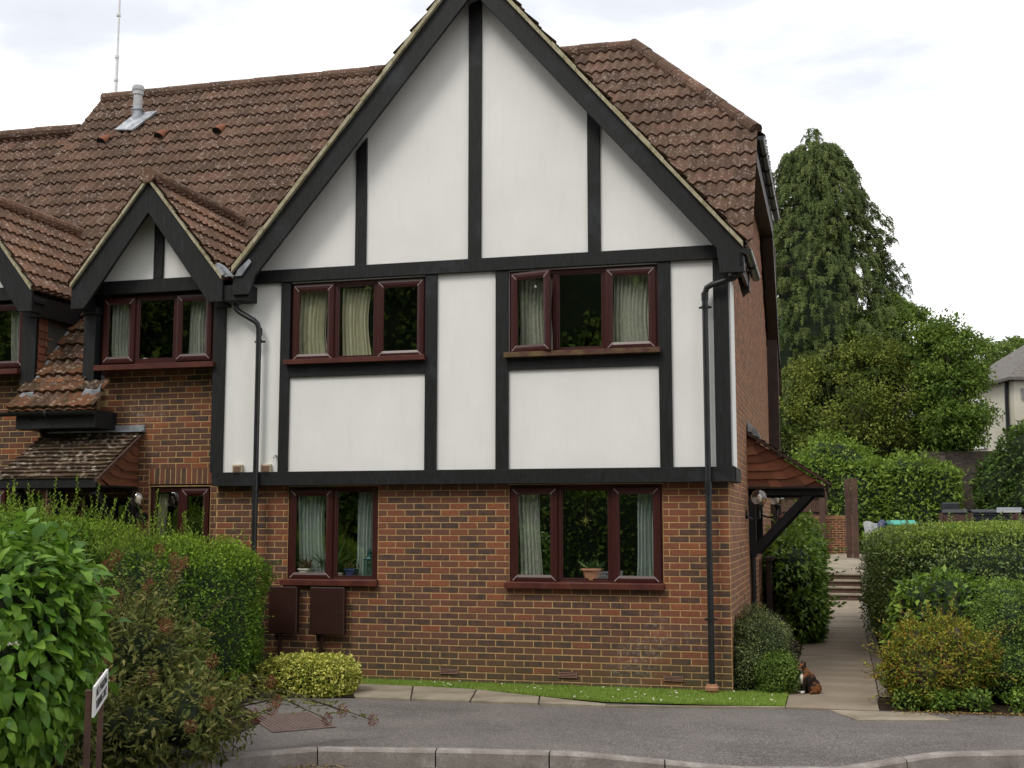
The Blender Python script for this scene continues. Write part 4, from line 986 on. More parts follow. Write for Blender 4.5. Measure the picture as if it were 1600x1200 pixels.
# curtains
CU=[(-6.42,-6.02,3.88,4.74,13.86,'curt_cream','cream curtain at the left of the shut upstairs window',6),
(-5.84,-5.46,3.88,4.76,13.88,'curt_cream','cream curtain hanging in the middle light of the shut upstairs window',7),
(-3.58,-3.16,3.88,4.76,13.90,'curt_net','patterned curtain behind the ajar casement',8),
(-2.44,-1.97,3.88,4.76,13.88,'curt_net','patterned curtain at the right of the ajar upstairs window',9),
(-6.42,-6.04,1.22,2.24,13.92,'curt_blue','pale blue curtain at the left of the small ground floor window',7),
(-5.62,-5.35,1.22,2.24,13.94,'curt_blue','pale blue curtain at the right of the small ground floor window',5),
(-3.60,-3.33,1.22,2.24,13.92,'curt_white','white curtain at the left of the wide ground floor window',5),
(-2.18,-1.94,1.22,2.24,13.92,'curt_blue','pale blue curtain at the right of the wide ground floor window',5),
(-9.11,-8.76,3.94,4.75,13.90,'curt_white','white curtain at the left of the right dormer window',6),
(-7.94,-7.66,3.94,4.75,13.90,'curt_white','white curtain at the right of the right dormer window',5),
(-10.62,-10.44,3.94,4.75,13.90,'curt_white','white curtain in the left dormer window',3),
(-8.40,-8.28,1.22,2.24,14.05,'curt_cream','narrow cream curtain in the ground floor window below the soldier bricks',3)]
for i,(a,b,c,d,y,m,l,f) in enumerate(CU): curtain(a,b,c,d,y,M[m],l,50+i,f,lean=(-.03 if i%2 else .03)*(i>3))
# window sill things
def pot(name,c,r,h,mat,label,plant=None,leafm=None,pn=60,pl=.12,cat='plant pot'):
    o=thing(name,label,cat,c); mb=MB(); mb.lathe(c,[(r*.72,0),(r*.95,h*.85),(r*1.08,h*.86),(r*1.08,h),(r*.9,h),(r*.85,h*.85)],18); mb.build('pot',mat,o)
    if plant:
        g=np.random.default_rng(int(abs(c[0])*100)); P=np.tile([c[0],c[1],c[2]+h],(pn,1))+g.normal(size=(pn,3))*[r*.4,r*.3,.0]
        D=g.normal(size=(pn,3))*[1,.6,.3]+[0,0,1.1]; V,F,rr=leaves(P,D,g.normal(size=(pn,3)),pl*g.uniform(.5,1.3,pn),plant,g.uniform(0,1,pn),False,.1); npmesh('leaf',V,F,leafm,o,rr)
    return o
M['green']=leafmat('houseplant_leaf',[(.03,.08,.02),(.08,.16,.05),(.16,.22,.09)])
M['redleaf']=leafmat('houseplant_red',[(.10,.04,.03),(.18,.09,.05),(.16,.18,.06)])
M['cream']=simple('glazed_cream',(.6,.58,.5,1),rough=.3,bump=0); M['bluepot']=simple('blue_pot',(.03,.05,.12,1),rough=.3,bump=0); M['lantern']=simple('green_lantern',(.02,.09,.09,1),rough=.4,bump=.1)
pot('potted_plant',(-6.27,13.86,1.22),.09,.10,M['cream'],'low reddish houseplant in a cream pot on the sill',.02,M['redleaf'],46,.16,'potted plant')
pot('potted_plant',(-6.00,13.98,1.22),.07,.08,M['terra'],'tall spiky houseplant behind the mullion of the small window',.016,M['green'],50,.42,'potted plant')
pot('potted_plant',(-5.68,13.88,1.22),.085,.10,M['bluepot'],'small houseplant in a dark blue pot on the sill',.02,M['redleaf'],30,.09,'potted plant')
pot('ornament',(-5.81,13.86,1.22),.035,.05,M['cream'],'tiny white ornament between the pots in the small window',cat='ornament')
pot('potted_plant',(-2.72,13.90,1.22),.13,.13,M['terra'],'terracotta bowl with trailing plant in the wide ground floor window',.02,M['green'],60,.12,'potted plant')
pot('ornament',(-8.55,13.86,3.93),.04,.05,M['cream'],'small white ornament on the sill of the right dormer window',cat='ornament')
lt=thing('lantern','green lattice lantern standing at the right of the small window sill','lantern',(-5.44,13.87,1.22))
mb=MB()
for sx in (-1,1):
    for sy in (-1,1): mb.box(-5.44+sx*.05-.006,-5.44+sx*.05+.006,13.87+sy*.04-.006,13.87+sy*.04+.006,1.22,1.44)
mb.box(-5.50,-5.38,13.82,13.92,1.22,1.24).box(-5.50,-5.38,13.82,13.92,1.42,1.44)
for k in range(4): mb.box(-5.49,-5.39,13.825,13.831,1.26+k*.045,1.268+k*.045)
mb.build('cage',M['lantern'],lt); MB().lathe((-5.44,13.87,1.44),[(.06,0),(.03,.05),(.03,.08),(.012,.10),(.002,.13)],12).build('lid',M['lantern'],lt)
# star ornament hanging behind the middle pane
mb=MB(); c=(-2.79,13.875,1.90); pts=[]
for k in range(16):
    a=math.pi*k/8; r=(.085 if k%4==0 else .055) if k%2==0 else .018; pts.append((c[0]+r*math.sin(a),c[2]+r*math.cos(a)))
mb.prism(pts,13.87,13.876); mb.box(c[0]-.001,c[0]+.001,13.872,13.874,c[2]+.08,2.26)
tag(mb.build('star_ornament',simple('brass_star',(.30,.24,.07,1),rough=.4,metal=.3,bump=0),None),'gold star ornament hanging in the wide ground floor window','ornament')
# aerial mast far behind the roof
mb=MB(); mb.tube([(-17.16,26,5),(-17.16,26,12.0)],.045,8); mb.tube([(-17.16,26,12.0),(-17.15,26,13.6)],.038,8); mb.tube([(-17.15,26,13.6),(-17.14,26,17)],.026,8)
for z in (12.9,13.5,14.6): mb.tube([(-17.16,26,z),(-17.16,26,z+.07)],.055,8)
tag(mb.build('aerial_mast',simple('white_mast',(.6,.6,.6,1),(.72,.72,.72,1),rough=.5,bump=0),None),'tall thin white mast rising behind the roof near the flue','mast')
# sign by the kerb
sg=thing('road_sign','small white no parking notice on two wooden stakes beside the big-leaved shrub','sign',(-3.93,6.05,0))
A0=Vector((-3.735,5.68,0)); B0=Vector((-4.125,6.40,0)); d=(B0-A0).normalized(); nn=Vector((-d.y,d.x,0)); 
if nn.x<0: nn=-nn
mb=MB(); c=[A0,B0,B0+nn*-.012,A0+nn*-.012]
mb.add([(*p.xy,.865) for p in c]+[(*p.xy,1.02) for p in c],[(0,3,2,1),(4,5,6,7),(0,1,5,4),(1,2,6,5),(2,3,7,6),(3,0,4,7)])
mb.build('board',simple('sign_white',(.70,.69,.68,1),(.62,.61,.58,1),12,.5,.1),sg)
for p in (A0+d*.03,B0-d*.03):
    p=p-nn*.03; mb=MB(); q=[p-d*.018-nn*.018,p+d*.018-nn*.018,p+d*.018+nn*.012,p-d*.018+nn*.012]
    mb.add([(*v.xy,-.13) for v in q]+[(*v.xy,1.0) for v in q],[(0,3,2,1),(4,5,6,7),(0,1,5,4),(1,2,6,5),(2,3,7,6),(3,0,4,7)]); mb.build('stake',M['brownpost'],sg)
blk=simple('sign_black',(.03,.03,.035,1),bump=0)
for i,(txt,z) in enumerate((('NO PARKING',.955),('TURNING ONLY',.890))):
    cu=bpy.data.curves.new('lettering','FONT'); cu.body=txt; cu.size=.068; cu.align_x='CENTER'; cu.extrude=.0008; cu.space_character=1.12
    tm=bpy.data.objects.new('tmp',cu); dg=None
    COL.objects.link(tm); bpy.context.view_layer.update(); me=bpy.data.meshes.new_from_object(tm.evaluated_get(bpy.context.evaluated_depsgraph_get())); bpy.data.objects.remove(tm)
    xs_=[v.co.x for v in me.vertices]; k=.66/(max(xs_)-min(xs_)); 
    mid=(A0+B0)/2; R3=Matrix(((d.x*k,0,nn.x,0),(d.y*k,0,nn.y,0),(0,1,0,0),(0,0,0,1)))
    o=bpy.data.objects.new('lettering',me); COL.objects.link(o); me.transform(Matrix.Translation(Vector((mid.x,mid.y,z))+nn*.0012-wloc(sg))@R3); me.materials.clear(); me.materials.append(blk); o.parent=sg
# ---------------------------------------------------------------- the cat
def cat(loc,rot,s=1.):
    """sitting calico cat facing local -x; one continuous remeshed body"""
    root=thing('cat','calico cat with white bib and ginger back sitting on the path','cat',loc); root.rotation_euler=(0,0,rot)
    mb=MB()
    def ell(c,r,n=14):
        m=8; vs=[];fs=[]
        for j in range(1,m):
            a=math.pi*j/m
            for i in range(n): b=2*math.pi*i/n; vs.append((c[0]+r[0]*math.sin(a)*math.cos(b),c[1]+r[1]*math.sin(a)*math.sin(b),c[2]+r[2]*math.cos(a)))
        for j in range(m-2):
            for i in range(n): fs.append((j*n+i,j*n+n+i,j*n+n+(i+1)%n,j*n+(i+1)%n))
        fs+=[tuple(range(n)),tuple((m-2)*n+i for i in range(n-1,-1,-1))]; mb.add(vs,fs)
    T=lambda pts,r:mb.tube(pts,r,10)
    ell((.07,0,.09),(.095,.085,.09)); ell((.03,0,.15),(.085,.075,.10)); ell((-.005,0,.20),(.065,.062,.085)); ell((-.02,0,.245),(.05,.05,.06))
    ell((-.045,0,.155),(.05,.052,.085))                       # chest
    ell((.085,.075,.06),(.07,.035,.062)); ell((.085,-.075,.06),(.07,.035,.062))   # haunches
    T([(-.01,.09,.018),(.06,.085,.02),(.10,.08,.03)],[.017,.02,.022]); T([(-.01,-.09,.018),(.06,-.085,.02),(.10,-.08,.03)],[.017,.02,.022])
    for sy in (-1,1): T([(-.035,.035*sy,.19),(-.055,.035*sy,.11),(-.058,.032*sy,.05),(-.062,.032*sy,.02)],[.034,.025,.017,.018]); ell((-.078,.032*sy,.016),(.028,.018,.016))
    ell((-.055,0,.305),(.052,.050,.046)); ell((-.095,0,.292),(.026,.027,.021)); ell((-.07,.022,.293),(.03,.024,.024)); ell((-.07,-.022,.293),(.03,.024,.024)); T([(-.01,0,.24),(-.04,0,.29)],[.045,.042])
    for sy in (-1,1): T([(-.04,.028*sy,.335),(-.035,.036*sy,.358),(-.033,.040*sy,.380)],[.022,.014,.003])
    T([(.15,0,.03),(.17,.05,.02),(.15,.10,.018),(.08,.135,.018),(.01,.135,.018)],[.022,.018,.016,.015,.010])
    t=NT('calico_fur'); co=t.coord(); sp=t.n('ShaderNodeSeparateXYZ'); t.l(co,sp.inputs[0]); X,Y,Z=sp.outputs
    pa=t.ramp(t.noise(8.5,2,.5,vec=co),[(.47,0),(.53,1)]); c=t.mix(pa,(.022,.016,.013,1),(.20,.075,.028,1))
    c=t.mix(t.ramp(t.noise(26,3,.6,vec=co),[(.55,0),(.62,.7)]),c,(.035,.022,.016,1))
    # white bib: front of chest and chin, and the paws
    bib=t.math('MULTIPLY',t.ramp(t.math('ADD',X,t.math('MULTIPLY',t.noise(20,2,vec=co),.03)),[(-.0,1),(.0,1)]),1)
    f=t.math('ADD',t.math('MULTIPLY',X,-1.),t.math('MULTIPLY',t.noise(18,2,vec=co),.03))
    fr=t.math('GREATER_THAN',f,.082); lowc=t.math('LESS_THAN',Z,.287); hi=t.math('GREATER_THAN',Z,.115); ny=t.math('LESS_THAN',t.math('ABSOLUTE',Y),.040)
    w=t.math('MULTIPLY',t.math('MULTIPLY',fr,lowc),t.math('MULTIPLY',hi,ny)); pw=t.math('MULTIPLY',t.math('LESS_THAN',Z,.034),t.math('LESS_THAN',X,-.05)); w=t.math('ADD',w,pw,True)
    c=t.mix(w,c,(.72,.68,.62,1)); t.bsdf(c,.85,t.bump(t.noise(90,4,.7,vec=t.coord(scale=(1,1,.35))),.8,.004),.15)
    mb.v=[(v[0]+loc[0],v[1]+loc[1],v[2]+loc[2]) for v in mb.v]
    b=mb.build('body',t.mat,root,smooth=True); rm=b.modifiers.new('r','REMESH'); rm.mode='VOXEL'; rm.voxel_size=.0055; rm.use_smooth_shade=True
    sm=b.modifiers.new('s','SMOOTH'); sm.iterations=5; sm.factor=.5
    blkm=simple('cat_black',(.01,.01,.01,1),rough=.15,bump=0); yel=simple('cat_eye',(.35,.30,.05,1),rough=.1,bump=0); pk=simple('cat_nose',(.30,.12,.10,1),rough=.5,bump=0)
    for sy in (-1,1):
        m=MB(); m.lathe((0,0,0),[(.001,0),(.007,.003),(.0095,.009),(.007,.015),(.001,.018)],12); m.v=[(-.1035+ (v[2]-.009)*.4,.020*sy+v[0],.309+v[1]) for v in m.v]
        m.v=[(v[0]+wloc(root).x,v[1]+wloc(root).y,v[2]+wloc(root).z) for v in m.v]; m.build('eye',yel,root,smooth=True)
    m=MB(); m.box(-.1225,-.116,-.006,.006,.289,.296); m.v=[(v[0]+loc[0],v[1]+loc[1],v[2]+loc[2]) for v in m.v]; m.build('nose',pk,root,bevel=.002)
    m=MB(); n=18; 
    vs=[];fs=[]
    for i in range(n):
        a=2*math.pi*i/n; vs.append((-.030+.047*math.cos(a)-.0,.045*math.sin(a),.258-.030*math.cos(a)*-.6)); 
    m.tube([*vs,vs[0]],.0045,6); m.v=[(v[0]+loc[0],v[1]+loc[1],v[2]+loc[2]) for v in m.v]; m.build('collar',simple('cat_collar',(.02,.09,.07,1),rough=.5,bump=0),root)
    root.scale=(s,s,s); return root
cat((-.36,13.95,.022),rad(28),.93)
# ================================================================ shrubs and hedges
LM={}
LM['hedge']=leafmat('box_hedge_leaf',[(0.027,0.070,0.006),(0.059,0.131,0.012),(0.117,0.218,0.018),(0.236,0.367,0.035)],.4,.25,.4,.9,.5)
LM['shoot']=leafmat('fresh_shoot_leaf',[(0.098,0.168,0.014),(0.194,0.306,0.026),(0.330,0.459,0.055)],.45,.35,.3)
LM['dog']=leafmat('broad_leaf',[(0.042,0.114,0.011),(0.086,0.190,0.017),(0.143,0.274,0.025),(0.230,0.380,0.053)],.36,.3,.5,2.,.3)
LM['spir']=leafmat('narrow_leaf',[(0.047,0.076,0.017),(0.097,0.123,0.026),(0.150,0.175,0.042),(0.278,0.247,0.084)],.5,.25,.3,2.,.3)
LM['eu']=leafmat('variegated_leaf',[(0.077,0.132,0.013),(0.330,0.363,0.043),(0.605,0.594,0.119),(0.748,0.726,0.221)],.4,.2,.4,8.,.5)
LM['coto']=leafmat('cotoneaster_leaf',[(0.032,0.051,0.015),(0.071,0.104,0.029),(0.143,0.176,0.053),(0.267,0.288,0.105)],.4,.15,.5,3.,.5)
LM['cotog']=leafmat('cotoneaster_green_leaf',[(0.036,0.076,0.014),(0.090,0.165,0.023),(0.160,0.256,0.035),(0.250,0.346,0.070)],.45,.2,.4,3.,.4)
LM['berb']=leafmat('purple_leaf',[(.022,.018,.014),(.06,.035,.03),(.09,.07,.05),(.12,.12,.06)],.5,.15,.3,4.,.4)
LM['rhodo']=leafmat('side_shrub_leaf',[(0.039,0.090,0.010),(0.086,0.161,0.018),(0.162,0.268,0.032),(0.260,0.375,0.054)],.35,.22,.5,1.2,.4)
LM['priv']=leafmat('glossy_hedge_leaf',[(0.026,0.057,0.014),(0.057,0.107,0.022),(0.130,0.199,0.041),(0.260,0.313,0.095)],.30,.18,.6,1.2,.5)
LM['priv_lit_top']=leafmat('lit_hedge_top_leaf',[(0.078,0.141,0.017),(0.155,0.247,0.028),(0.264,0.363,0.058),(0.372,0.445,0.091)],.35,.25,.4,1.2,.4)  # brighter copy of the hedge leaf: the lit top put into colour
LM['gold']=leafmat('gold_red_leaf',[(.05,.11,.015),(0.077,0.144,0.013),(0.187,0.264,0.027),(0.363,0.360,0.045),(0.396,0.204,0.045)],.5,.3,.3,3.5,.7)
LM['conif']=leafmat('cypress_spray',[(0.044,0.069,0.025),(0.075,0.108,0.035),(0.120,0.158,0.049),(0.185,0.214,0.074)],.6,.15,.2,.35,.35)
LM['yel']=leafmat('olive_gold_leaf',[(0.042,0.082,0.014),(0.095,0.140,0.022),(0.180,0.222,0.036),(0.275,0.293,0.062)],.5,.3,.3,.5,.6)
LM['decid']=leafmat('maple_leaf',[(0.032,0.067,0.013),(0.071,0.126,0.019),(0.133,0.208,0.030),(0.232,0.312,0.060)],.5,.3,.3,.4,.4)
LM['laurel']=leafmat('laurel_leaf',[(0.054,0.107,0.013),(0.110,0.186,0.022),(0.184,0.286,0.037),(0.314,0.415,0.076)],.38,.3,.4,.6,.4)
LM['darkev']=leafmat('dark_evergreen_leaf',[(0.021,0.045,0.008),(0.037,0.073,0.012),(0.068,0.120,0.020),(0.120,0.176,0.035)],.5,.2,.3,.6,.4)
LM['far']=leafmat('far_leaf',[(0.068,0.104,0.021),(0.120,0.176,0.037),(0.171,0.240,0.053)],.6,.3,.2,.2,.4)
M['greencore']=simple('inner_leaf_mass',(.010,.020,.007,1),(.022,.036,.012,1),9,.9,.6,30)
M['floret']=leafmat('rusty_flower_head',[(.12,.04,.025),(.20,.07,.04),(.30,.13,.08)],.8,.1,.1)
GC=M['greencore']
# left hedge
hb=[(-7.28,12.3,.80,1.10,.95,.86,3.4),(-9.1,11.9,.88,1.7,1.1,1.06,3.6),(-12.0,11.2,.9,2.0,1.3,1.16,4)]
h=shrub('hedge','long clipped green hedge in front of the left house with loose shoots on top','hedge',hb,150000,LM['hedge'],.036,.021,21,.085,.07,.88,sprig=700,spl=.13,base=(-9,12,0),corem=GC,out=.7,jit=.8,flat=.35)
g=np.random.default_rng(4); ns=300; sx=-12.+g.uniform(0,1,ns)*5.2; sy=11.7+g.normal(size=ns)*.55; Pl=[];Dl=[]
mb=MB()
for x,y in zip(sx,sy):
    zb=1.62 if x>-7.9 else 1.80; L=abs(g.normal())*.16+.08+ (.10 if x<-7.9 else 0); lean=g.normal(size=2)*.33; z0=zb-.08
    p0=np.array([x,y,z0]); p1=p0+np.array([lean[0]*L,lean[1]*L,L+.08]); mb.tube([p0,p1],[.003,.0015],4,False)
    m=int(L/.016)+4
    for k in range(m):
        f=(k+1)/m; a=k*2.4; Pl.append(p0+(p1-p0)*f); Dl.append([math.cos(a),math.sin(a),.8+f*.8])
mb.build('shoot_stem',M['twig'],h)
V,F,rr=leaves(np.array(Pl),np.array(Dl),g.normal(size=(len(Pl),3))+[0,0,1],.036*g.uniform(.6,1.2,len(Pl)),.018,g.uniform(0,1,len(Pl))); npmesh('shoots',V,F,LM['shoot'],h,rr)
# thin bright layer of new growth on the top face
P,N=shell(hb,60000,77,.085,.03); k=(N[:,2]>.45); P=P[k]+[0,0,.02];N=N[k]; grow('bright_top_leaves',P,N,LM['shoot'],h,.036,.020,78,out=.6,up=.5,jit=.6)
# variegated low bushes
shrub('euonymus_bush','low rounded bush of yellow variegated leaves at the edge of the pavement','bush',[(-5.70,12.72,.17,.56,.36,.24,3.0)],15000,LM['eu'],.034,.023,31,.09,.08,.88,sprig=50,spl=.04,corem=GC,out=.8,jit=.6,flat=.3)
shrub('euonymus_bush','small patch of yellow variegated leaves between the left hedge and the low yellow bush','bush',[(-6.35,12.1,.12,.22,.2,.16,2.5)],1500,LM['eu'],.034,.024,32,.08,.1,.8,corem=GC,out=.8,jit=.6)
# dull green shrub with rusty flower heads
sb=[(-5.62,9.2,.66,.52,.55,.66,2.2),(-5.25,8.55,.26,.50,.34,.34,2),(-5.75,8.2,.3,.5,.4,.4,2),(-5.05,8.9,.34,.55,.5,.36,2),(-6.0,9.5,.62,.5,.5,.6,2)]
sp=shrub('flowering_shrub','loose dull green shrub with rusty brown flower heads spilling over the pavement','shrub',sb,10500,LM['spir'],.080,.026,41,.22,.34,.56,corem=GC,out=.7,jit=.7,flat=.4,droop=.15,curl=.2)
g=np.random.default_rng(5); P,N=shell(sb,120,43,.22,.02); Pl=[];Nl=[];Hp=[]; mb=MB()
for p,n in zip(P,N):
    if n[1]>.5 or p[2]<.25: continue
    L=g.uniform(.12,.38); q=p+n*L*.7+np.array([0,0,L*.35]); mb.tube([p-n*.2,(p+q)/2+[0,0,.02],q],[.006,.004,.002],4,False)
    for k in range(22): 
        f=k/22; Pl.append(p+(q-p)*f); a=k*2.4; Nl.append([math.cos(a),math.sin(a),.4])
    if g.random()<.55: Hp.append(q)
# long branches reaching over the pavement
for e in ((-4.05,9.75,.30),(-4.45,9.35,.42),(-3.95,10.2,.16),(-4.35,9.0,.62),(-4.25,9.9,.2)):
    p=np.array([-4.9,9.1,.35]); q=np.array(e); 
    pts=[p,(p+q)/2+[0,0,.18],q]; mb.tube(pts,[.009,.006,.003],5,False); Hp.append(q)
    for k in range(46):
        f=.25+.75*k/46; r_=(1-f)**2*pts[0]+2*f*(1-f)*(pts[1]+[0,0,.05])+f*f*pts[2]; Pl.append(r_+g.normal(size=3)*.02); a=k*2.4; Nl.append([math.cos(a),math.sin(a),.2])
mb.build('branch',M['twig'],sp)
Pl=np.array(Pl);Nl=np.array(Nl)+g.normal(size=(len(Pl),3))*.2; V,F,rr=leaves(Pl,Nl,np.tile([0,0,1.],(len(Pl),1))+g.normal(size=(len(Pl),3))*.3,.085*g.uniform(.6,1.2,len(Pl)),.024,g.uniform(0,1,len(Pl)),False,.2); npmesh('twig_leaves',V,F,LM['spir'],sp,rr)
for i,q in enumerate(Hp):
    n=150; r=g.normal(size=(n,3)); r/=np.linalg.norm(r,axis=1,keepdims=True); P=q+r*(g.uniform(0,1,(n,1))**.4)*[.045,.045,.055]; V,F,rr=leaves(P,r,g.normal(size=(n,3)),.013,.010,g.uniform(0,1,n)); npmesh('flower_head',V,F,M['floret'],sp,rr)
# broad-leaved shrub nearest the camera
db=[(-5.34,7.0,1.06,.66,.62,.74,2.2),(-5.45,7.0,.40,.42,.4,.45,2),(-6.3,7.2,1.1,.8,.7,.9,2)]
dg=shrub('broad_leaved_shrub','large shrub of broad glossy leaves at the left edge nearest the camera','shrub',db,6800,LM['dog'],.118,.070,51,.20,.30,.66,corem=GC,big=True,out=.75,droop=.55,jit=.45,flat=.55,curl=.16,smooth=False)
P,N=shell(db,3600,57,.16,.4); grow('inner_leaves',P*1.0,N,LM['dog'],dg,.12,.066,58,big=True,out=.5,droop=.5,jit=.6,curl=.16)
g=np.random.default_rng(6); P,N=shell([db[0]],40,53,.10,.0); 
for p,n in list(zip(P,N))[:26]:
    if n[1]>.3: continue
    m=26; r=g.normal(size=(m,3)); r[:,2]=abs(r[:,2]); q=p+n*.05+r*[.02,.02,.008]; V,F,rr=leaves(q,r,g.normal(size=(m,3)),.016,.011,g.uniform(0,1,m)); npmesh('flower_cluster',V,F,M['cream'],dg,rr)
# right of the house corner
c1=shrub('cotoneaster','low grey green cotoneaster mounded against the house corner','bush',[(-.93,14.25,.38,.40,.42,.48,2.1),(-.76,14.15,.24,.30,.36,.30,2)],26000,LM['coto'],.022,.013,61,.18,.16,.82,corem=GC,out=.8,jit=.7)
P,N=shell([(-.70,14.0,.20,.27,.30,.33,2.)],9000,64,.12,.1); grow('green_growth',P,N,LM['cotog'],c1,.024,.014,65,out=.8,jit=.7)
g=np.random.default_rng(12); mb=MB(); Pl=[];Dl=[]
P,N=shell([(-.93,14.25,.38,.40,.42,.48,2.1)],46,66,.1,.02)
for p,n in zip(P,N):
    L=g.uniform(.06,.20); q=p+(n+[0,0,.6])*L*.7; mb.tube([p,q],[.003,.001],4,False)
    for k in range(14): Pl.append(p+(q-p)*(k/14)); a=k*2.4; Dl.append([math.cos(a),math.sin(a),.3])
mb.build('sprig',M['twig'],c1); V,F,rr=leaves(np.array(Pl),np.array(Dl),g.normal(size=(len(Pl),3)),.020,.012,g.uniform(0,1,len(Pl))); npmesh('sprig_leaves',V,F,LM['coto'],c1,rr)
shrub('berberis','small purple brown bush between the cotoneaster and the tall side shrub','bush',[(-.92,17.4,.30,.30,.5,.38,2),(-.74,17.0,.16,.26,.35,.20,2)],9000,LM['berb'],.032,.014,71,.15,.25,.75,out=.7,jit=.8)
s1=shrub('side_shrub','tall leafy green shrub between the side porch and the path','shrub',[(-.70,21.3,.94,.45,1.9,.86,3.0),(-.62,20.6,.45,.38,1.2,.5,3)],16000,LM['rhodo'],.105,.05,81,.13,.16,.84,sprig=110,spl=.22,corem=GC,out=.6,droop=.35,jit=.5,flat=.5,curl=.2)
P,N=shell([(-.62,21.8,1.82,.34,.8,.22,2.)],1500,83,.2,.3); grow('climber_leaves',P,N,LM['cotog'],s1,.06,.03,84)
P=np.array([-.76,21.0,1.98])+NR.normal(size=(60,3))*[.05,.05,.02]; M['rose']=leafmat('orange_petal',[(.55,.06,.03),(.7,.12,.05)]); grow('rose_bloom',P,NR.normal(size=(60,3)),M['rose'],s1,.045,.035,85)
# right side: clipped hedge and the shrubs before it
rb=[(3.7,21.5,.88,3.18,4.6,.92,6)]
rh=shrub('hedge','broad clipped hedge of small glossy leaves right of the path','hedge',rb,190000,LM['priv'],.050,.026,91,.045,.045,.92,sprig=420,spl=.13,base=(3.7,21.5,0),corem=GC,out=.6,jit=.8,flat=.35)
P,N=shell(rb,170000,95,.045,.02); k=(N[:,2]>.35)&(P[:,1]>16.2); P=P[k]+[0,0,.015];N=N[k]; grow('bright_top_leaves',P,N,LM['priv_lit_top'],rh,.045,.024,96,out=.5,up=.4,jit=.7)  # yellower leaves paint the light falling on the top face of this hedge
shrub('viburnum','mid green broad leaved shrub in front of the clipped hedge behind the golden bush','shrub',[(1.22,15.5,.62,.66,.55,.66,2.3),(1.75,15.6,.6,.6,.5,.62,2.2)],4200,LM['rhodo'],.095,.05,101,.1,.15,.84,corem=GC,out=.6,droop=.3,jit=.5,flat=.55,curl=.2)
shrub('bushy_shrub','fine leaved green shrub at the right edge beside the golden bush','shrub',[(2.12,14.5,.62,.72,.7,.66,2.4),(1.75,14.1,.3,.5,.5,.36,2),(2.9,14.6,.7,.7,.8,.8,2.3)],42000,LM['cotog'],.034,.018,111,.17,.18,.82,sprig=160,spl=.14,corem=GC,out=.7,jit=.8)
shrub('spiraea','golden bush flushed red at the tips at the corner of the path','bush',[(.98,13.72,.45,.56,.46,.44,2.2),(.80,13.5,.30,.44,.36,.34,2.)],15000,LM['gold'],.040,.018,121,.2,.26,.74,sprig=160,spl=.14,out=.7,jit=.8,up=.2)
for i,(x,y,r) in enumerate(((.66,13.22,.14),(.95,13.15,.13),(1.30,13.25,.17),(1.75,13.35,.18),(2.2,13.4,.2),(1.0,13.35,.2))):
    shrub('ground_cover_plant',['lush green seedling clump at the foot of the golden bush nearest the path','small green clump second from the path at the foot of the golden bush','green clump under the right side of the golden bush','low green clump in front of the fine leaved shrub','rightmost low green clump at the bed edge','fern like clump tucked under the golden bush'][i],'plant',[(x,y,.09,r,r*.8,.13,2)],500,LM['rhodo' if i%2 else 'cotog'],.045,.022,130+i,.2,.5,.3,out=.7,jit=.8,up=.3)
# behind: laurel hedge, evergreens and trees
shrub('laurel_hedge','bright green laurel hedge in front of the olive gold tree beyond the yard','hedge',[(.0,43.6,2.55,1.75,1.1,2.1,2.8),(2.75,43.2,2.1,1.35,1.0,2.0,3.2),(1.4,43.6,2.0,1.3,1.,1.95,3)],22000,LM['laurel'],.17,.075,141,.16,.16,.86,sprig=160,spl=.3,base=(1,43.5,0.8),corem=GC,out=.7,jit=.7,flat=.4)
def A2(px,py,Y): p=atY(px,py,Y); return p
def bb(px,py,Y,rx,ry,rz,p=2.): c=A2(px,py,Y); return (float(c[0]),Y,float(c[2]),rx,ry,rz,p)
tree('olive_tree','broad olive gold tree standing behind the laurel hedge',[bb(1350,650,47,2.9,2.0,2.0),bb(1285,640,47,1.5,1.5,1.9),bb(1430,635,47,1.55,1.5,1.9),bb(1365,590,47.3,1.9,1.4,1.4)],460,100,.6,LM['yel'],.125,.065,151,(.9,46.5,.9),.22,.14,out=.6,jit=.8)
tree('maple_tree','dark green leafy tree to the right of the olive gold tree',[bb(1480,595,46,1.25,1.4,1.9),bb(1492,660,45.5,1.15,1.3,1.3),bb(1475,545,46,1.0,1.,.9)],230,100,.5,LM['decid'],.135,.085,161,(4.3,46,1.),.2,.16,out=.6,jit=.8)
tree('maple_tree','bright green leafy tree between the tall cypress and the dark green tree',[bb(1400,525,49.5,1.5,1.4,1.35),bb(1440,550,49.5,1.2,1.2,1.3),bb(1345,540,49.5,1.5,1.2,1.3)],190,100,.5,LM['decid'],.14,.085,171,(2.2,49.5,1.),.2,.16,out=.6,jit=.8)
shrub('evergreen_shrub','tall dark evergreen shrub at the right edge in front of the pale house','shrub',[(6.5,41,2.9,1.55,1.4,2.6,2.3),(8.4,41,3.0,1.9,1.4,2.8,2.3),(5.35,41.2,2.3,1.1,1.,1.9,2.2),(4.9,40.5,1.5,.7,.9,.9,2)],22000,LM['darkev'],.17,.085,181,.16,.2,.84,base=(6.6,41,.9),corem=GC,out=.7,jit=.8)
tree('distant_tree','rounded distant tree above the roof of the pale house',[bb(1543,572,95,2.3,2,2.3)],60,60,.8,LM['far'],.32,.2,191,(10.4,95,4),.3,.2,out=.6,jit=.8,group='distant trees')
tree('distant_tree','smaller distant tree behind the roof slope of the pale house',[bb(1582,566,99,2.0,2,1.6),bb(1600,556,99,1.6,2,1.2)],60,60,.7,LM['far'],.32,.2,195,(13.3,99,4),.3,.2,out=.6,jit=.8,group='distant trees')
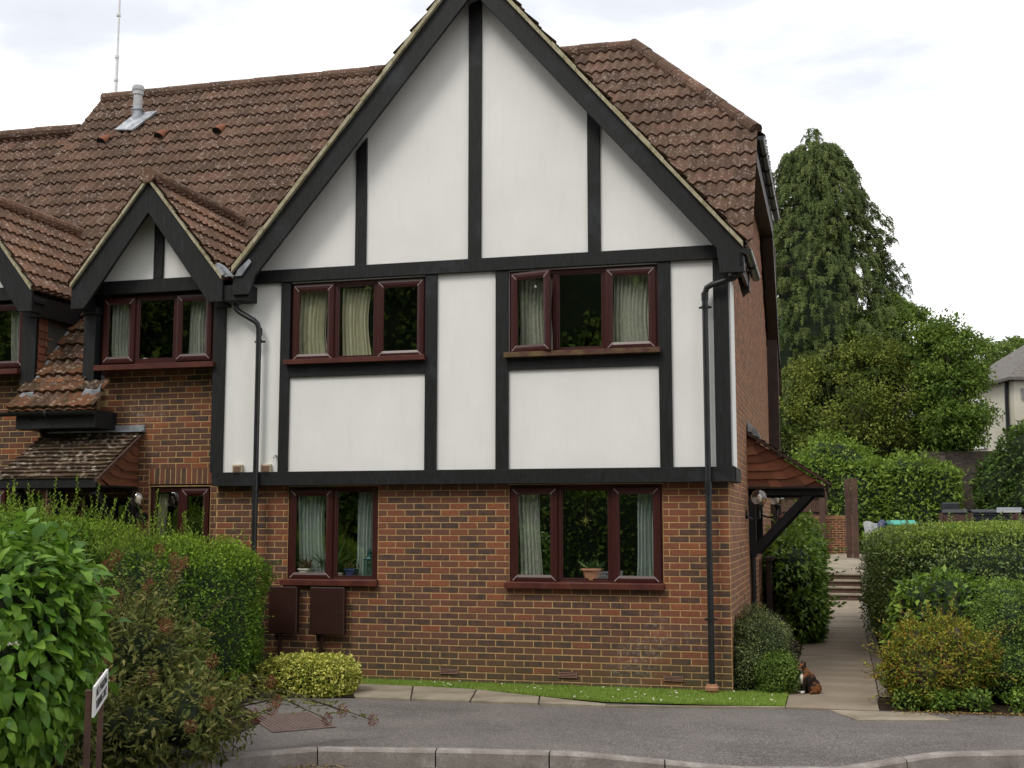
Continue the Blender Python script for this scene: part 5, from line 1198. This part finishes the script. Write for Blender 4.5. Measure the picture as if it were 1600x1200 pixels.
tree('background_tree','grey green tree seen low beside the house corner behind the cypress',[bb(1235,560,55,2.6,2,4.8),bb(1215,450,56,2.2,2,3.0)],230,60,.7,LM['far'],.24,.12,197,(-1.5,55,1.),.3,.15,out=.6,jit=.8)
# tall cypress
def cypress():
    g=np.random.default_rng(201); base=(-.65,50,.9); root=thing('cypress_tree','tall conical cypress with drooping sprays rising behind the house corner','tree',base)
    H=16.3; C=[];N=[]; mb=MB(); 
    # several leaders give the ragged top
    lead=[(.15,0,17.9,1.0),(1.0,.2,17.3,.8),(-.75,.1,17.0,.75),(1.75,.0,15.0,.8),(-1.6,.3,14.8,.7),(2.6,.1,12.6,.8),(.5,-.4,17.1,.9)]
    def rad_(z): return np.interp(z,[.9,3,7,10.7,12,14.1,15.4,16.7,17.5],[3.2,3.5,3.6,3.2,2.8,2.2,1.7,1.1,.3])
    n=4200
    z=1.5+15.7*g.uniform(0,1,n)**.9; a=g.uniform(0,2*np.pi,n); r=rad_(z)*(1+.10*np.sin(3*a+z*1.1)+.08*np.sin(5*a-z*2.1))*g.uniform(.66,1.05,n)
    C=np.stack([base[0]+.25+r*np.cos(a),base[1]+r*np.sin(a)*.9,z],1); Nn=np.stack([np.cos(a),np.sin(a),np.full(n,-.2)],1)
    for (x,y,zt,w) in lead:
        m=60; zz=zt-g.uniform(0,1,m)**1.2*2.8; aa=g.uniform(0,6.28,m); rr_=(zt-zz)*.22*w+.08
        C=np.concatenate([C,np.stack([base[0]+x+rr_*np.cos(aa),base[1]+y+rr_*np.sin(aa),zz],1)]); Nn=np.concatenate([Nn,np.stack([np.cos(aa),np.sin(aa),np.full(m,-.1)],1)])
        mb.tube([(base[0]+x*.25,base[1],1),(base[0]+x*.6,base[1]+y,6),(base[0]+x*.95,base[1]+y,zt-.8)],[.16,.10,.02],6)
    # each spray: an arching branchlet with hanging scale leaves
    per=95; n=len(C); t=g.uniform(0,1,(n,per)); L=g.uniform(.25,.55,n)[:,None]; side=np.stack([-Nn[:,1],Nn[:,0],np.zeros(n)],1)
    w=g.normal(size=(n,per))*.085*(1.1-t)
    X=C[:,None]+Nn[:,None]*(L*t*.75)[...,None]*[1,1,0]+side[:,None]*w[...,None]; X[...,2]+=.22*np.sin(t*2.2)-(t**1.6)*L*.95-np.abs(g.normal(size=(n,per)))*.09
    P=X.reshape(-1,3); D=np.repeat(Nn*[.5,.5,0],per,0)+g.normal(size=(len(P),3))*.42+np.array([0,0,-.8])
    tint=np.clip(np.repeat(g.uniform(.15,.85,n),per)+.25*(t.reshape(-1)-.5)+g.normal(size=len(P))*.12,0,1)
    V,F,rr=leaves(P,D,np.repeat(Nn,per,0)+g.normal(size=(len(P),3))*.4,.105*g.uniform(.6,1.3,len(P)),.034,tint,False,.1)
    npmesh('foliage',V,F,LM['conif'],root,rr)
    for k in range(90):
        zz=g.uniform(2.5,14); a_=g.uniform(2.6,6.9); rr2=rad_(zz)*.95
        s=np.array([base[0]+.1,base[1],zz]); e=s+np.array([rr2*math.cos(a_),rr2*math.sin(a_),g.uniform(-.8,.5)]); mb.tube([s,(s+e)/2+[0,0,.35],e],[.05,.035,.012],5)
    mb.build('trunk',M['trunk'],root)
    core('inner_foliage',[(base[0]+.2,base[1],5.6,2.6,2.3,6.0,2.4),(base[0]+.2,base[1],11.5,1.7,1.6,4.4,2)],M['greencore'],root,3,.05,.9)
cypress()
# background wood behind everything, a mass nobody could count
P,N=shell([(14,75,3,16,4,4.6,3),(-2,78,3,9,4,6.5,3)],26000,301,.2,.2,zmin=.8); 
V,F,rr=leaves(P,N*.6+NR.normal(size=(len(P),3))*.7,N+NR.normal(size=(len(P),3))*.4,.42*NR.uniform(.6,1.3,len(P)),.26,NR.uniform(0,1,len(P)))
tag(npmesh('distant_woodland',V,F,LM['far'],None,rr),kind='stuff',label='low mass of woodland beyond the back gardens')
# trees over the road, seen only as the dark reflections in the windows
for i,(x,y,hh,r) in enumerate(((-13,-9,6.5,4.2),(-6.5,-11,7.2,4.5),(.5,-9.5,6.2,4.2),(7,-12,7.,4.8),(-20,-12,7.5,5),(14,-11,6.5,4.6),(-28,-7,7.5,5.5),(-38,-11,8,6))):
    tree('roadside_tree',['oak behind the camera','full crowned tree behind the camera','ash behind the camera','sycamore right behind the camera','tree far left behind the camera','tree far right behind the camera','broad tree beyond the left bend of the road','tallest tree beyond the left bend of the road'][i]+', dark in the window reflections',[(x,y,hh,r*1.15,r*.9,hh*.97,2.6)],520,90,1.05,LM['decid'],.26,.18,400+i,(x,y,-.16),.3,.1,group='trees across the road',limbs=8,out=.5,jit=.9)
    core('inner_foliage',[(x,y,hh,r*1.0,r*.8,hh*.85,2.6)],M['greencore'],bpy.data.objects['roadside_tree'+('' if i==0 else '.%03d'%i)],i,.1,.95)

shrub('reflection_hedge','added unseen hedge behind the camera closing sky gaps in the window reflections','hedge',[(-6,-7,.9,9,1.2,1.9,5),(9,-7,.9,7,1.2,1.8,5)],26000,LM['rhodo'],.16,.08,601,.06,.1,.9,base=(-6,-7,-.13),corem=GC)  # added out of view to fill pale sky under the crowns in reflections
# ================================================================ back yard and beyond
YW=41.0
yw=thing('garden_wall','low red brick wall at the end of the path below the board fence','wall',(-.6,YW,.9))
bricks('brick_wall',yw,'y',YW,-3.0,.62,.9,2.05,[],brickmat('yard_brick',(.07,.035,.028,1),(.14,.055,.035,1),(.20,.065,.035,1),(.26,.08,.04,1)),-1,33)
MB().box(-3.0,.62,YW-.02,YW+.2,2.05,2.12).build('coping',M['terra'] if False else simple('brick_coping',(.20,.09,.05,1),(.26,.13,.08,1),20,.9,.4),yw)
fn=thing('board_fence','dark weathered board fence standing behind the low brick wall','fence',(-1.2,YW+.4,.9))
g=random.Random(4); x=-3.0; mb=MB()
while x<-.35: mb.box(x,x+.115,YW+.38+(.02 if int(x*8)%2 else 0),YW+.41,1.3,3.0+g.uniform(-.02,.02)); x+=.125
mb.build('board',M['brownpost'],fn); MB().box(-3,-.33,YW+.33,YW+.38,2.7,2.78).box(-3,-.33,YW+.33,YW+.38,2.25,2.33).build('rail',M['brownpost'],fn)
for (x,y,zb,zt,lab) in ((-.42,40.6,.9,3.15,'plain brown post against the low brick wall under the canopy end'),(.37,38.7,.84,3.22,'tall brown post at the right end of the low brick wall'),(.56,38.3,.84,3.22,'front one of the two tall brown posts beside the white sheet')):
    o=MB().box(x-.09,x+.09,y,y+.16,zb,zt).build('timber_post',M['brownpost'],None,bevel=.01); tag(o,lab,'post','brown posts by the back yard')
# stone wall behind the bins
_mo=M['mortar']; M['mortar']=simple('dark_mortar',(.045,.038,.03,1),(.07,.058,.045,1),9,.95,.4)
sw=thing('stone_wall','tall dull brown coursed wall behind the bins and the laurel hedge','wall',(4.6,44.8,.9))
bricks('stone_face',sw,'y',44.8,2.9,6.8,.9,4.35,[],brickmat('stone_block',(.05,.04,.034,1),(.075,.058,.05,1),(.10,.075,.062,1),(.12,.09,.075,1)),-1,35)
MB().box(3.55,3.72,44.65,44.8,.9,4.2).build('pier',simple('stone_pier',(.08,.065,.055,1),(.12,.095,.08,1),4,.9,.5),sw)
# wheeled bins in a timber bin store
def bin_(x,y,z,rz,lab,bodym,lidm,lid=0):
    b=thing('wheelie_bin',lab,'bin',(x,y,z),'wheeled bins by the wall'); mb=MB()
    vs=[(x-.22,y-.24,z+.06),(x+.22,y-.24,z+.06),(x+.22,y+.22,z+.06),(x-.22,y+.22,z+.06),(x-.29,y-.30,z+.98),(x+.29,y-.30,z+.98),(x+.29,y+.32,z+.98),(x-.29,y+.32,z+.98)]
    mb.add(vs,[(0,3,2,1),(4,5,6,7),(0,1,5,4),(1,2,6,5),(2,3,7,6),(3,0,4,7)]); mb.box(x-.31,x+.31,y-.32,y-.28,z+.92,z+.99); mb.build('body',bodym,b,bevel=.01)
    l=MB(); l.prism([(y-.36,z+.99+lid*.0),(y-.34,z+1.03),(y-.05,z+1.09+lid),(y+.30,z+1.07+lid),(y+.36,z+1.0+lid)],x-.32,x+.32,'x'); l.build('lid',lidm,b,bevel=.012)
    MB().tube([(x-.25,y+.38,z+1.0),(x+.25,y+.38,z+1.0)],.02,8).build('handle',M['plastic'],b)
    for s in (-1,1): MB().tube([(x+s*.24,y+.25,z+.1),(x+s*.29,y+.25,z+.1)],.10,14).build('wheel',M['plastic'],b)
    b.rotation_euler=(0,0,rz)
bl=simple('black_bin_plastic',(.008,.010,.013,1),(.016,.018,.022,1),6,.5,.1); sg_=simple('pale_reflection_lid',(.10,.11,.12,1),(.16,.17,.18,1),4,.35,.1)  # second lid colour paints pale reflections onto black lids
zb=1.16
for i,(x,lab) in enumerate(((3.15,'leftmost black wheelie bin behind the right hedge'),(3.85,'second black wheelie bin with open front gap'),(4.55,'black wheelie bin with pale reflections on its lid, third from the left'),(5.2,'black wheelie bin beside the white notice, fourth from the left'),(5.9,'rightmost black wheelie bin at the photo edge'))):
    bin_(x,35.5,zb,rad((-6,4,-12,8,0)[i]),lab,bl,sg_ if i in (2,3) else bl,.05 if i==2 else 0)
MB().box(3.12,3.62,39.2,39.7,1.2,2.50).build('compost_bin',bl,None,bevel=.04)
tag(bpy.data.objects['compost_bin'],'square black compost bin by the stone wall','compost bin')
bs=thing('bin_store_fence','low reddish brown timber screen in front of the wheeled bins','fence',(4,34.4,1.1))
g=random.Random(9)
for (a,b) in ((2.7,3.42),(4.45,4.62),(4.66,6.6)): 
    x=a; mb=MB()
    while x<b-.02: mb.box(x,min(x+.11,b),34.42,34.45,1.1,2.10+g.uniform(-.01,.01)); x+=.12
    mb.build('board',M['brownpost'],bs)
for x in (2.7,3.45,4.6,5.5,6.5): MB().box(x-.05,x+.05,34.36,34.42,1.1,2.14).build('post',M['brownpost'],bs)
nt=thing('notice','small white and purple notice fixed to the brown bin store fence','sign',(5.05,34.34,1.8))
MB().box(4.92,5.06,34.335,34.355,1.80,2.06).build('white_panel',M['petal'],nt); MB().box(5.065,5.14,34.335,34.355,1.80,2.06).build('purple_panel',simple('purple',(.08,.05,.22,1),bump=0),nt)
# white sheet, blue bag and turquoise lidded bin
n=16; vs=[];fs=[]
for j in range(13):
    for i in range(n+1):
        s=i/n;t_=j/12; vs.append((.70+.34*s+.03*math.sin(t_*4),33.+.05*math.sin(s*11+t_*2)+.03*math.sin(s*23),1.0+t_*(.90+.03*math.sin(s*5))))
fs=[(j*(n+1)+i,j*(n+1)+i+1,(j+1)*(n+1)+i+1,(j+1)*(n+1)+i) for j in range(12) for i in range(n)]
tag(MB().add(vs,fs).build('plastic_sheet',cloth('white_sheet',(.42,.44,.45,1),(.66,.68,.68,1),(6,6,3),.3),None,smooth=True),'crumpled white plastic sheet hanging beside the tall brown posts','sheet')
bb_=MB(); bb_.lathe((1.15,33.2,1.1),[(.10,0),(.15,.2),(.14,.5),(.16,.68),(.09,.80),(.04,.86)],12); tag(bb_.build('sack',simple('blue_sack',(.02,.025,.07,1),(.05,.06,.13,1),14,.4,.6,30),None,smooth=True),'dark blue sack squeezed between the white sheet and turquoise lid','sack')
bin_(1.62,32.9,.83,rad(10),'green bin with a bright turquoise lid behind the right hedge',simple('green_bin',(.01,.08,.06,1),bump=0,rough=.4),simple('turquoise_lid',(.03,.27,.20,1),(.05,.34,.26,1),7,.4,.2),.03)
# pale house up the slope
ph=thing('pale_house','pale rendered house with grey slate hipped roof at the right edge','house',(12,64,2))
Kc=atZ(1583,585,8.75); Kl=atZ(1528,599,8.75); Kc=Vector(Kc);Kl=Vector(Kl); ul=(Kl-Kc).normalized(); ur=Vector((-ul.y,ul.x,0)); 
if ur.x<0: ur=-ur
Lw=6.2; Rw=9.; z0,z1=1.5,8.62
pc=[Kc,Kc+ul*Lw,Kc+ul*Lw+ur*Rw,Kc+ur*Rw]
cr=simple('pale_render',(.50,.47,.38,1),(.58,.55,.46,1),1,.9,.2)
mb=MB(); mb.add([(*p.xy,z0) for p in pc]+[(*p.xy,z1) for p in pc],[(0,1,5,4),(1,2,6,5),(2,3,7,6),(3,0,4,7)]); mb.build('wall',cr,ph)
ov=.35; ce=[Kc-ul*ov-ur*ov,Kc+ul*(Lw+ov)-ur*ov,Kc+ul*(Lw+ov)+ur*(Rw+ov),Kc-ul*ov+ur*(Rw+ov)]
rz=z1+2.6; r1=Kc+ul*Lw*.5+ur*3.2; r2=Kc+ul*Lw*.5+ur*(Rw-3.2)
mb=MB(); mb.add([(*p.xy,z1-.02) for p in ce]+[(*p.xy,z1-.16) for p in ce]+[(*r1.xy,rz),(*r2.xy,rz)],[(0,1,8),(1,2,9,8),(2,3,9),(3,0,8,9),(4,5,1,0),(5,6,2,1),(6,7,3,2),(7,4,0,3),(7,6,5,4)])
t=NT('slate_roof'); sp=t.n('ShaderNodeSeparateXYZ'); t.l(t.coord(),sp.inputs[0]); c=t.ramp(t.noise(5,4),[(.3,(.085,.075,.068,1)),(.7,(.16,.145,.13,1))]); st=t.math('FRACT',t.math('MULTIPLY',sp.outputs[2],6.5)); c=t.mix(t.ramp(st,[(.0,.6),(.2,0)]),c,(.04,.035,.033,1)); t.bsdf(c,.8); mb.build('roof',t.mat,ph)
def onL(s,z,o=.0): p=Kc+ul*s-ur*o; return (p.x,p.y,z)
wf=MB(); gl=MB(); pn=MB()
a,b,c_,d_=2.9,5.2,5.55,7.95   # window along the left wall
def q(mb,s0,s1,za,zb,o): mb.add([onL(s0,za,o),onL(s1,za,o),onL(s1,zb,o),onL(s0,zb,o),onL(s0,za,o-.05),onL(s1,za,o-.05),onL(s1,zb,o-.05),onL(s0,zb,o-.05)],[(0,1,2,3),(0,4,5,1),(1,5,6,2),(2,6,7,3),(3,7,4,0)])
q(pn,a,b,c_,d_,.02)
for s in np.linspace(a,b,5): q(wf,s-.07,s+.07,c_,d_,.08)
for z in (c_,(c_+d_)/2,c_+(d_-c_)*.75,c_+(d_-c_)*.25,d_): q(wf,a-.06,b+.06,z-.055,z+.055,.085)
w_=wf.build('window',M['petal'],ph); pn.build('pane',simple('far_glass',(.03,.035,.04,1),rough=.1,bump=0),w_)
MB().tube([onL(.55,z1-.1,.1),onL(.55,z0,.1)],.09,8).build('downpipe',M['plastic'],ph)
def onR(s,z,o=.0): p=Kc+ur*s-ul*o; return (p.x,p.y,z)
mb=MB(); mb.add([onR(.35,7.55,.06),onR(1.35,7.55,.06),onR(1.35,8.1,.06),onR(.35,8.1,.06)],[(0,1,2,3)]); mb.build('plaque',simple('grey_plaque',(.20,.2,.2,1),bump=0),ph)
# ================================================================ light, sky, camera
w=bpy.data.worlds.new('World'); SC.world=w; w.use_nodes=True; nt=w.node_tree; nt.nodes.clear()
def wn(t,**k):
    x=nt.nodes.new(t)
    for a,b in k.items(): setattr(x,a,b)
    return x
SUN_EL,SUN_AZ=rad(52),rad(205)   # azimuth measured clockwise from +Y: the sun stands behind and to the left of the camera
sky=wn('ShaderNodeTexSky',sky_type='NISHITA',sun_disc=False,sun_elevation=SUN_EL,sun_rotation=SUN_AZ,air_density=1.2,dust_density=2.5)
b1=wn('ShaderNodeBackground'); b1.inputs[1].default_value=.10; nt.links.new(sky.outputs[0],b1.inputs[0])
tc=wn('ShaderNodeTexCoord'); mp=wn('ShaderNodeMapping'); mp.inputs['Scale'].default_value=(1,1,3.2); nt.links.new(tc.outputs['Generated'],mp.inputs[0])
nz=wn('ShaderNodeTexNoise'); nz.inputs['Scale'].default_value=2.6; nz.inputs['Detail'].default_value=7; nz.inputs['Roughness'].default_value=.52; nz.inputs['Distortion'].default_value=.4; nt.links.new(mp.outputs[0],nz.inputs['Vector'])
cr=wn('ShaderNodeValToRGB'); el=cr.color_ramp.elements; el[0].position=.38; el[0].color=(.55,.57,.61,1); el[1].position=.64; el[1].color=(1.12,1.10,1.06,1); e=el.new(.49); e.color=(.72,.73,.75,1); nt.links.new(nz.outputs['Fac'],cr.inputs[0])
b2=wn('ShaderNodeBackground'); b2.inputs[1].default_value=CLOUD; nt.links.new(cr.outputs[0],b2.inputs[0])
mr=wn('ShaderNodeValToRGB'); mr.color_ramp.elements[0].position=.30; mr.color_ramp.elements[0].color=(.80,.80,.80,1); mr.color_ramp.elements[1].position=.42; mr.color_ramp.elements[1].color=(1,1,1,1); nt.links.new(nz.outputs['Fac'],mr.inputs[0])
mx=wn('ShaderNodeMixShader'); nt.links.new(mr.outputs[0],mx.inputs[0]); nt.links.new(b1.outputs[0],mx.inputs[1]); nt.links.new(b2.outputs[0],mx.inputs[2])
wo=wn('ShaderNodeOutputWorld'); nt.links.new(mx.outputs[0],wo.inputs[0])
sl=bpy.data.lights.new('sun','SUN'); sl.energy=SUN; sl.angle=rad(18); sl.color=(1,.96,.88); so=bpy.data.objects.new('sun',sl); COL.objects.link(so)
dv=Vector((math.sin(SUN_AZ)*math.cos(SUN_EL),math.cos(SUN_AZ)*math.cos(SUN_EL),math.sin(SUN_EL))); so.rotation_euler=dv.to_track_quat('Z','Y').to_euler(); so.location=dv*60
cam=bpy.data.cameras.new('camera'); co=bpy.data.objects.new('camera',cam); COL.objects.link(co); SC.camera=co
cam.sensor_fit='HORIZONTAL'; cam.sensor_width=36; cam.lens=36*FPX/1600; cam.clip_end=3000; cam.clip_start=.05
co.location=(0,0,EYE); Rm=Matrix(((_R[0],_U[0],-_F[0]),(_R[1],_U[1],-_F[1]),(_R[2],_U[2],-_F[2]))); co.rotation_euler=Rm.to_euler()
SC.render.engine='CYCLES'; SC.render.resolution_x=1024; SC.render.resolution_y=768
SC.view_settings.view_transform='Standard'; SC.view_settings.look='None'; SC.view_settings.gamma=1; SC.view_settings.exposure=EXPO
SC.cycles.max_bounces=8; SC.cycles.transparent_max_bounces=12; SC.cycles.glossy_bounces=4; SC.cycles.diffuse_bounces=3
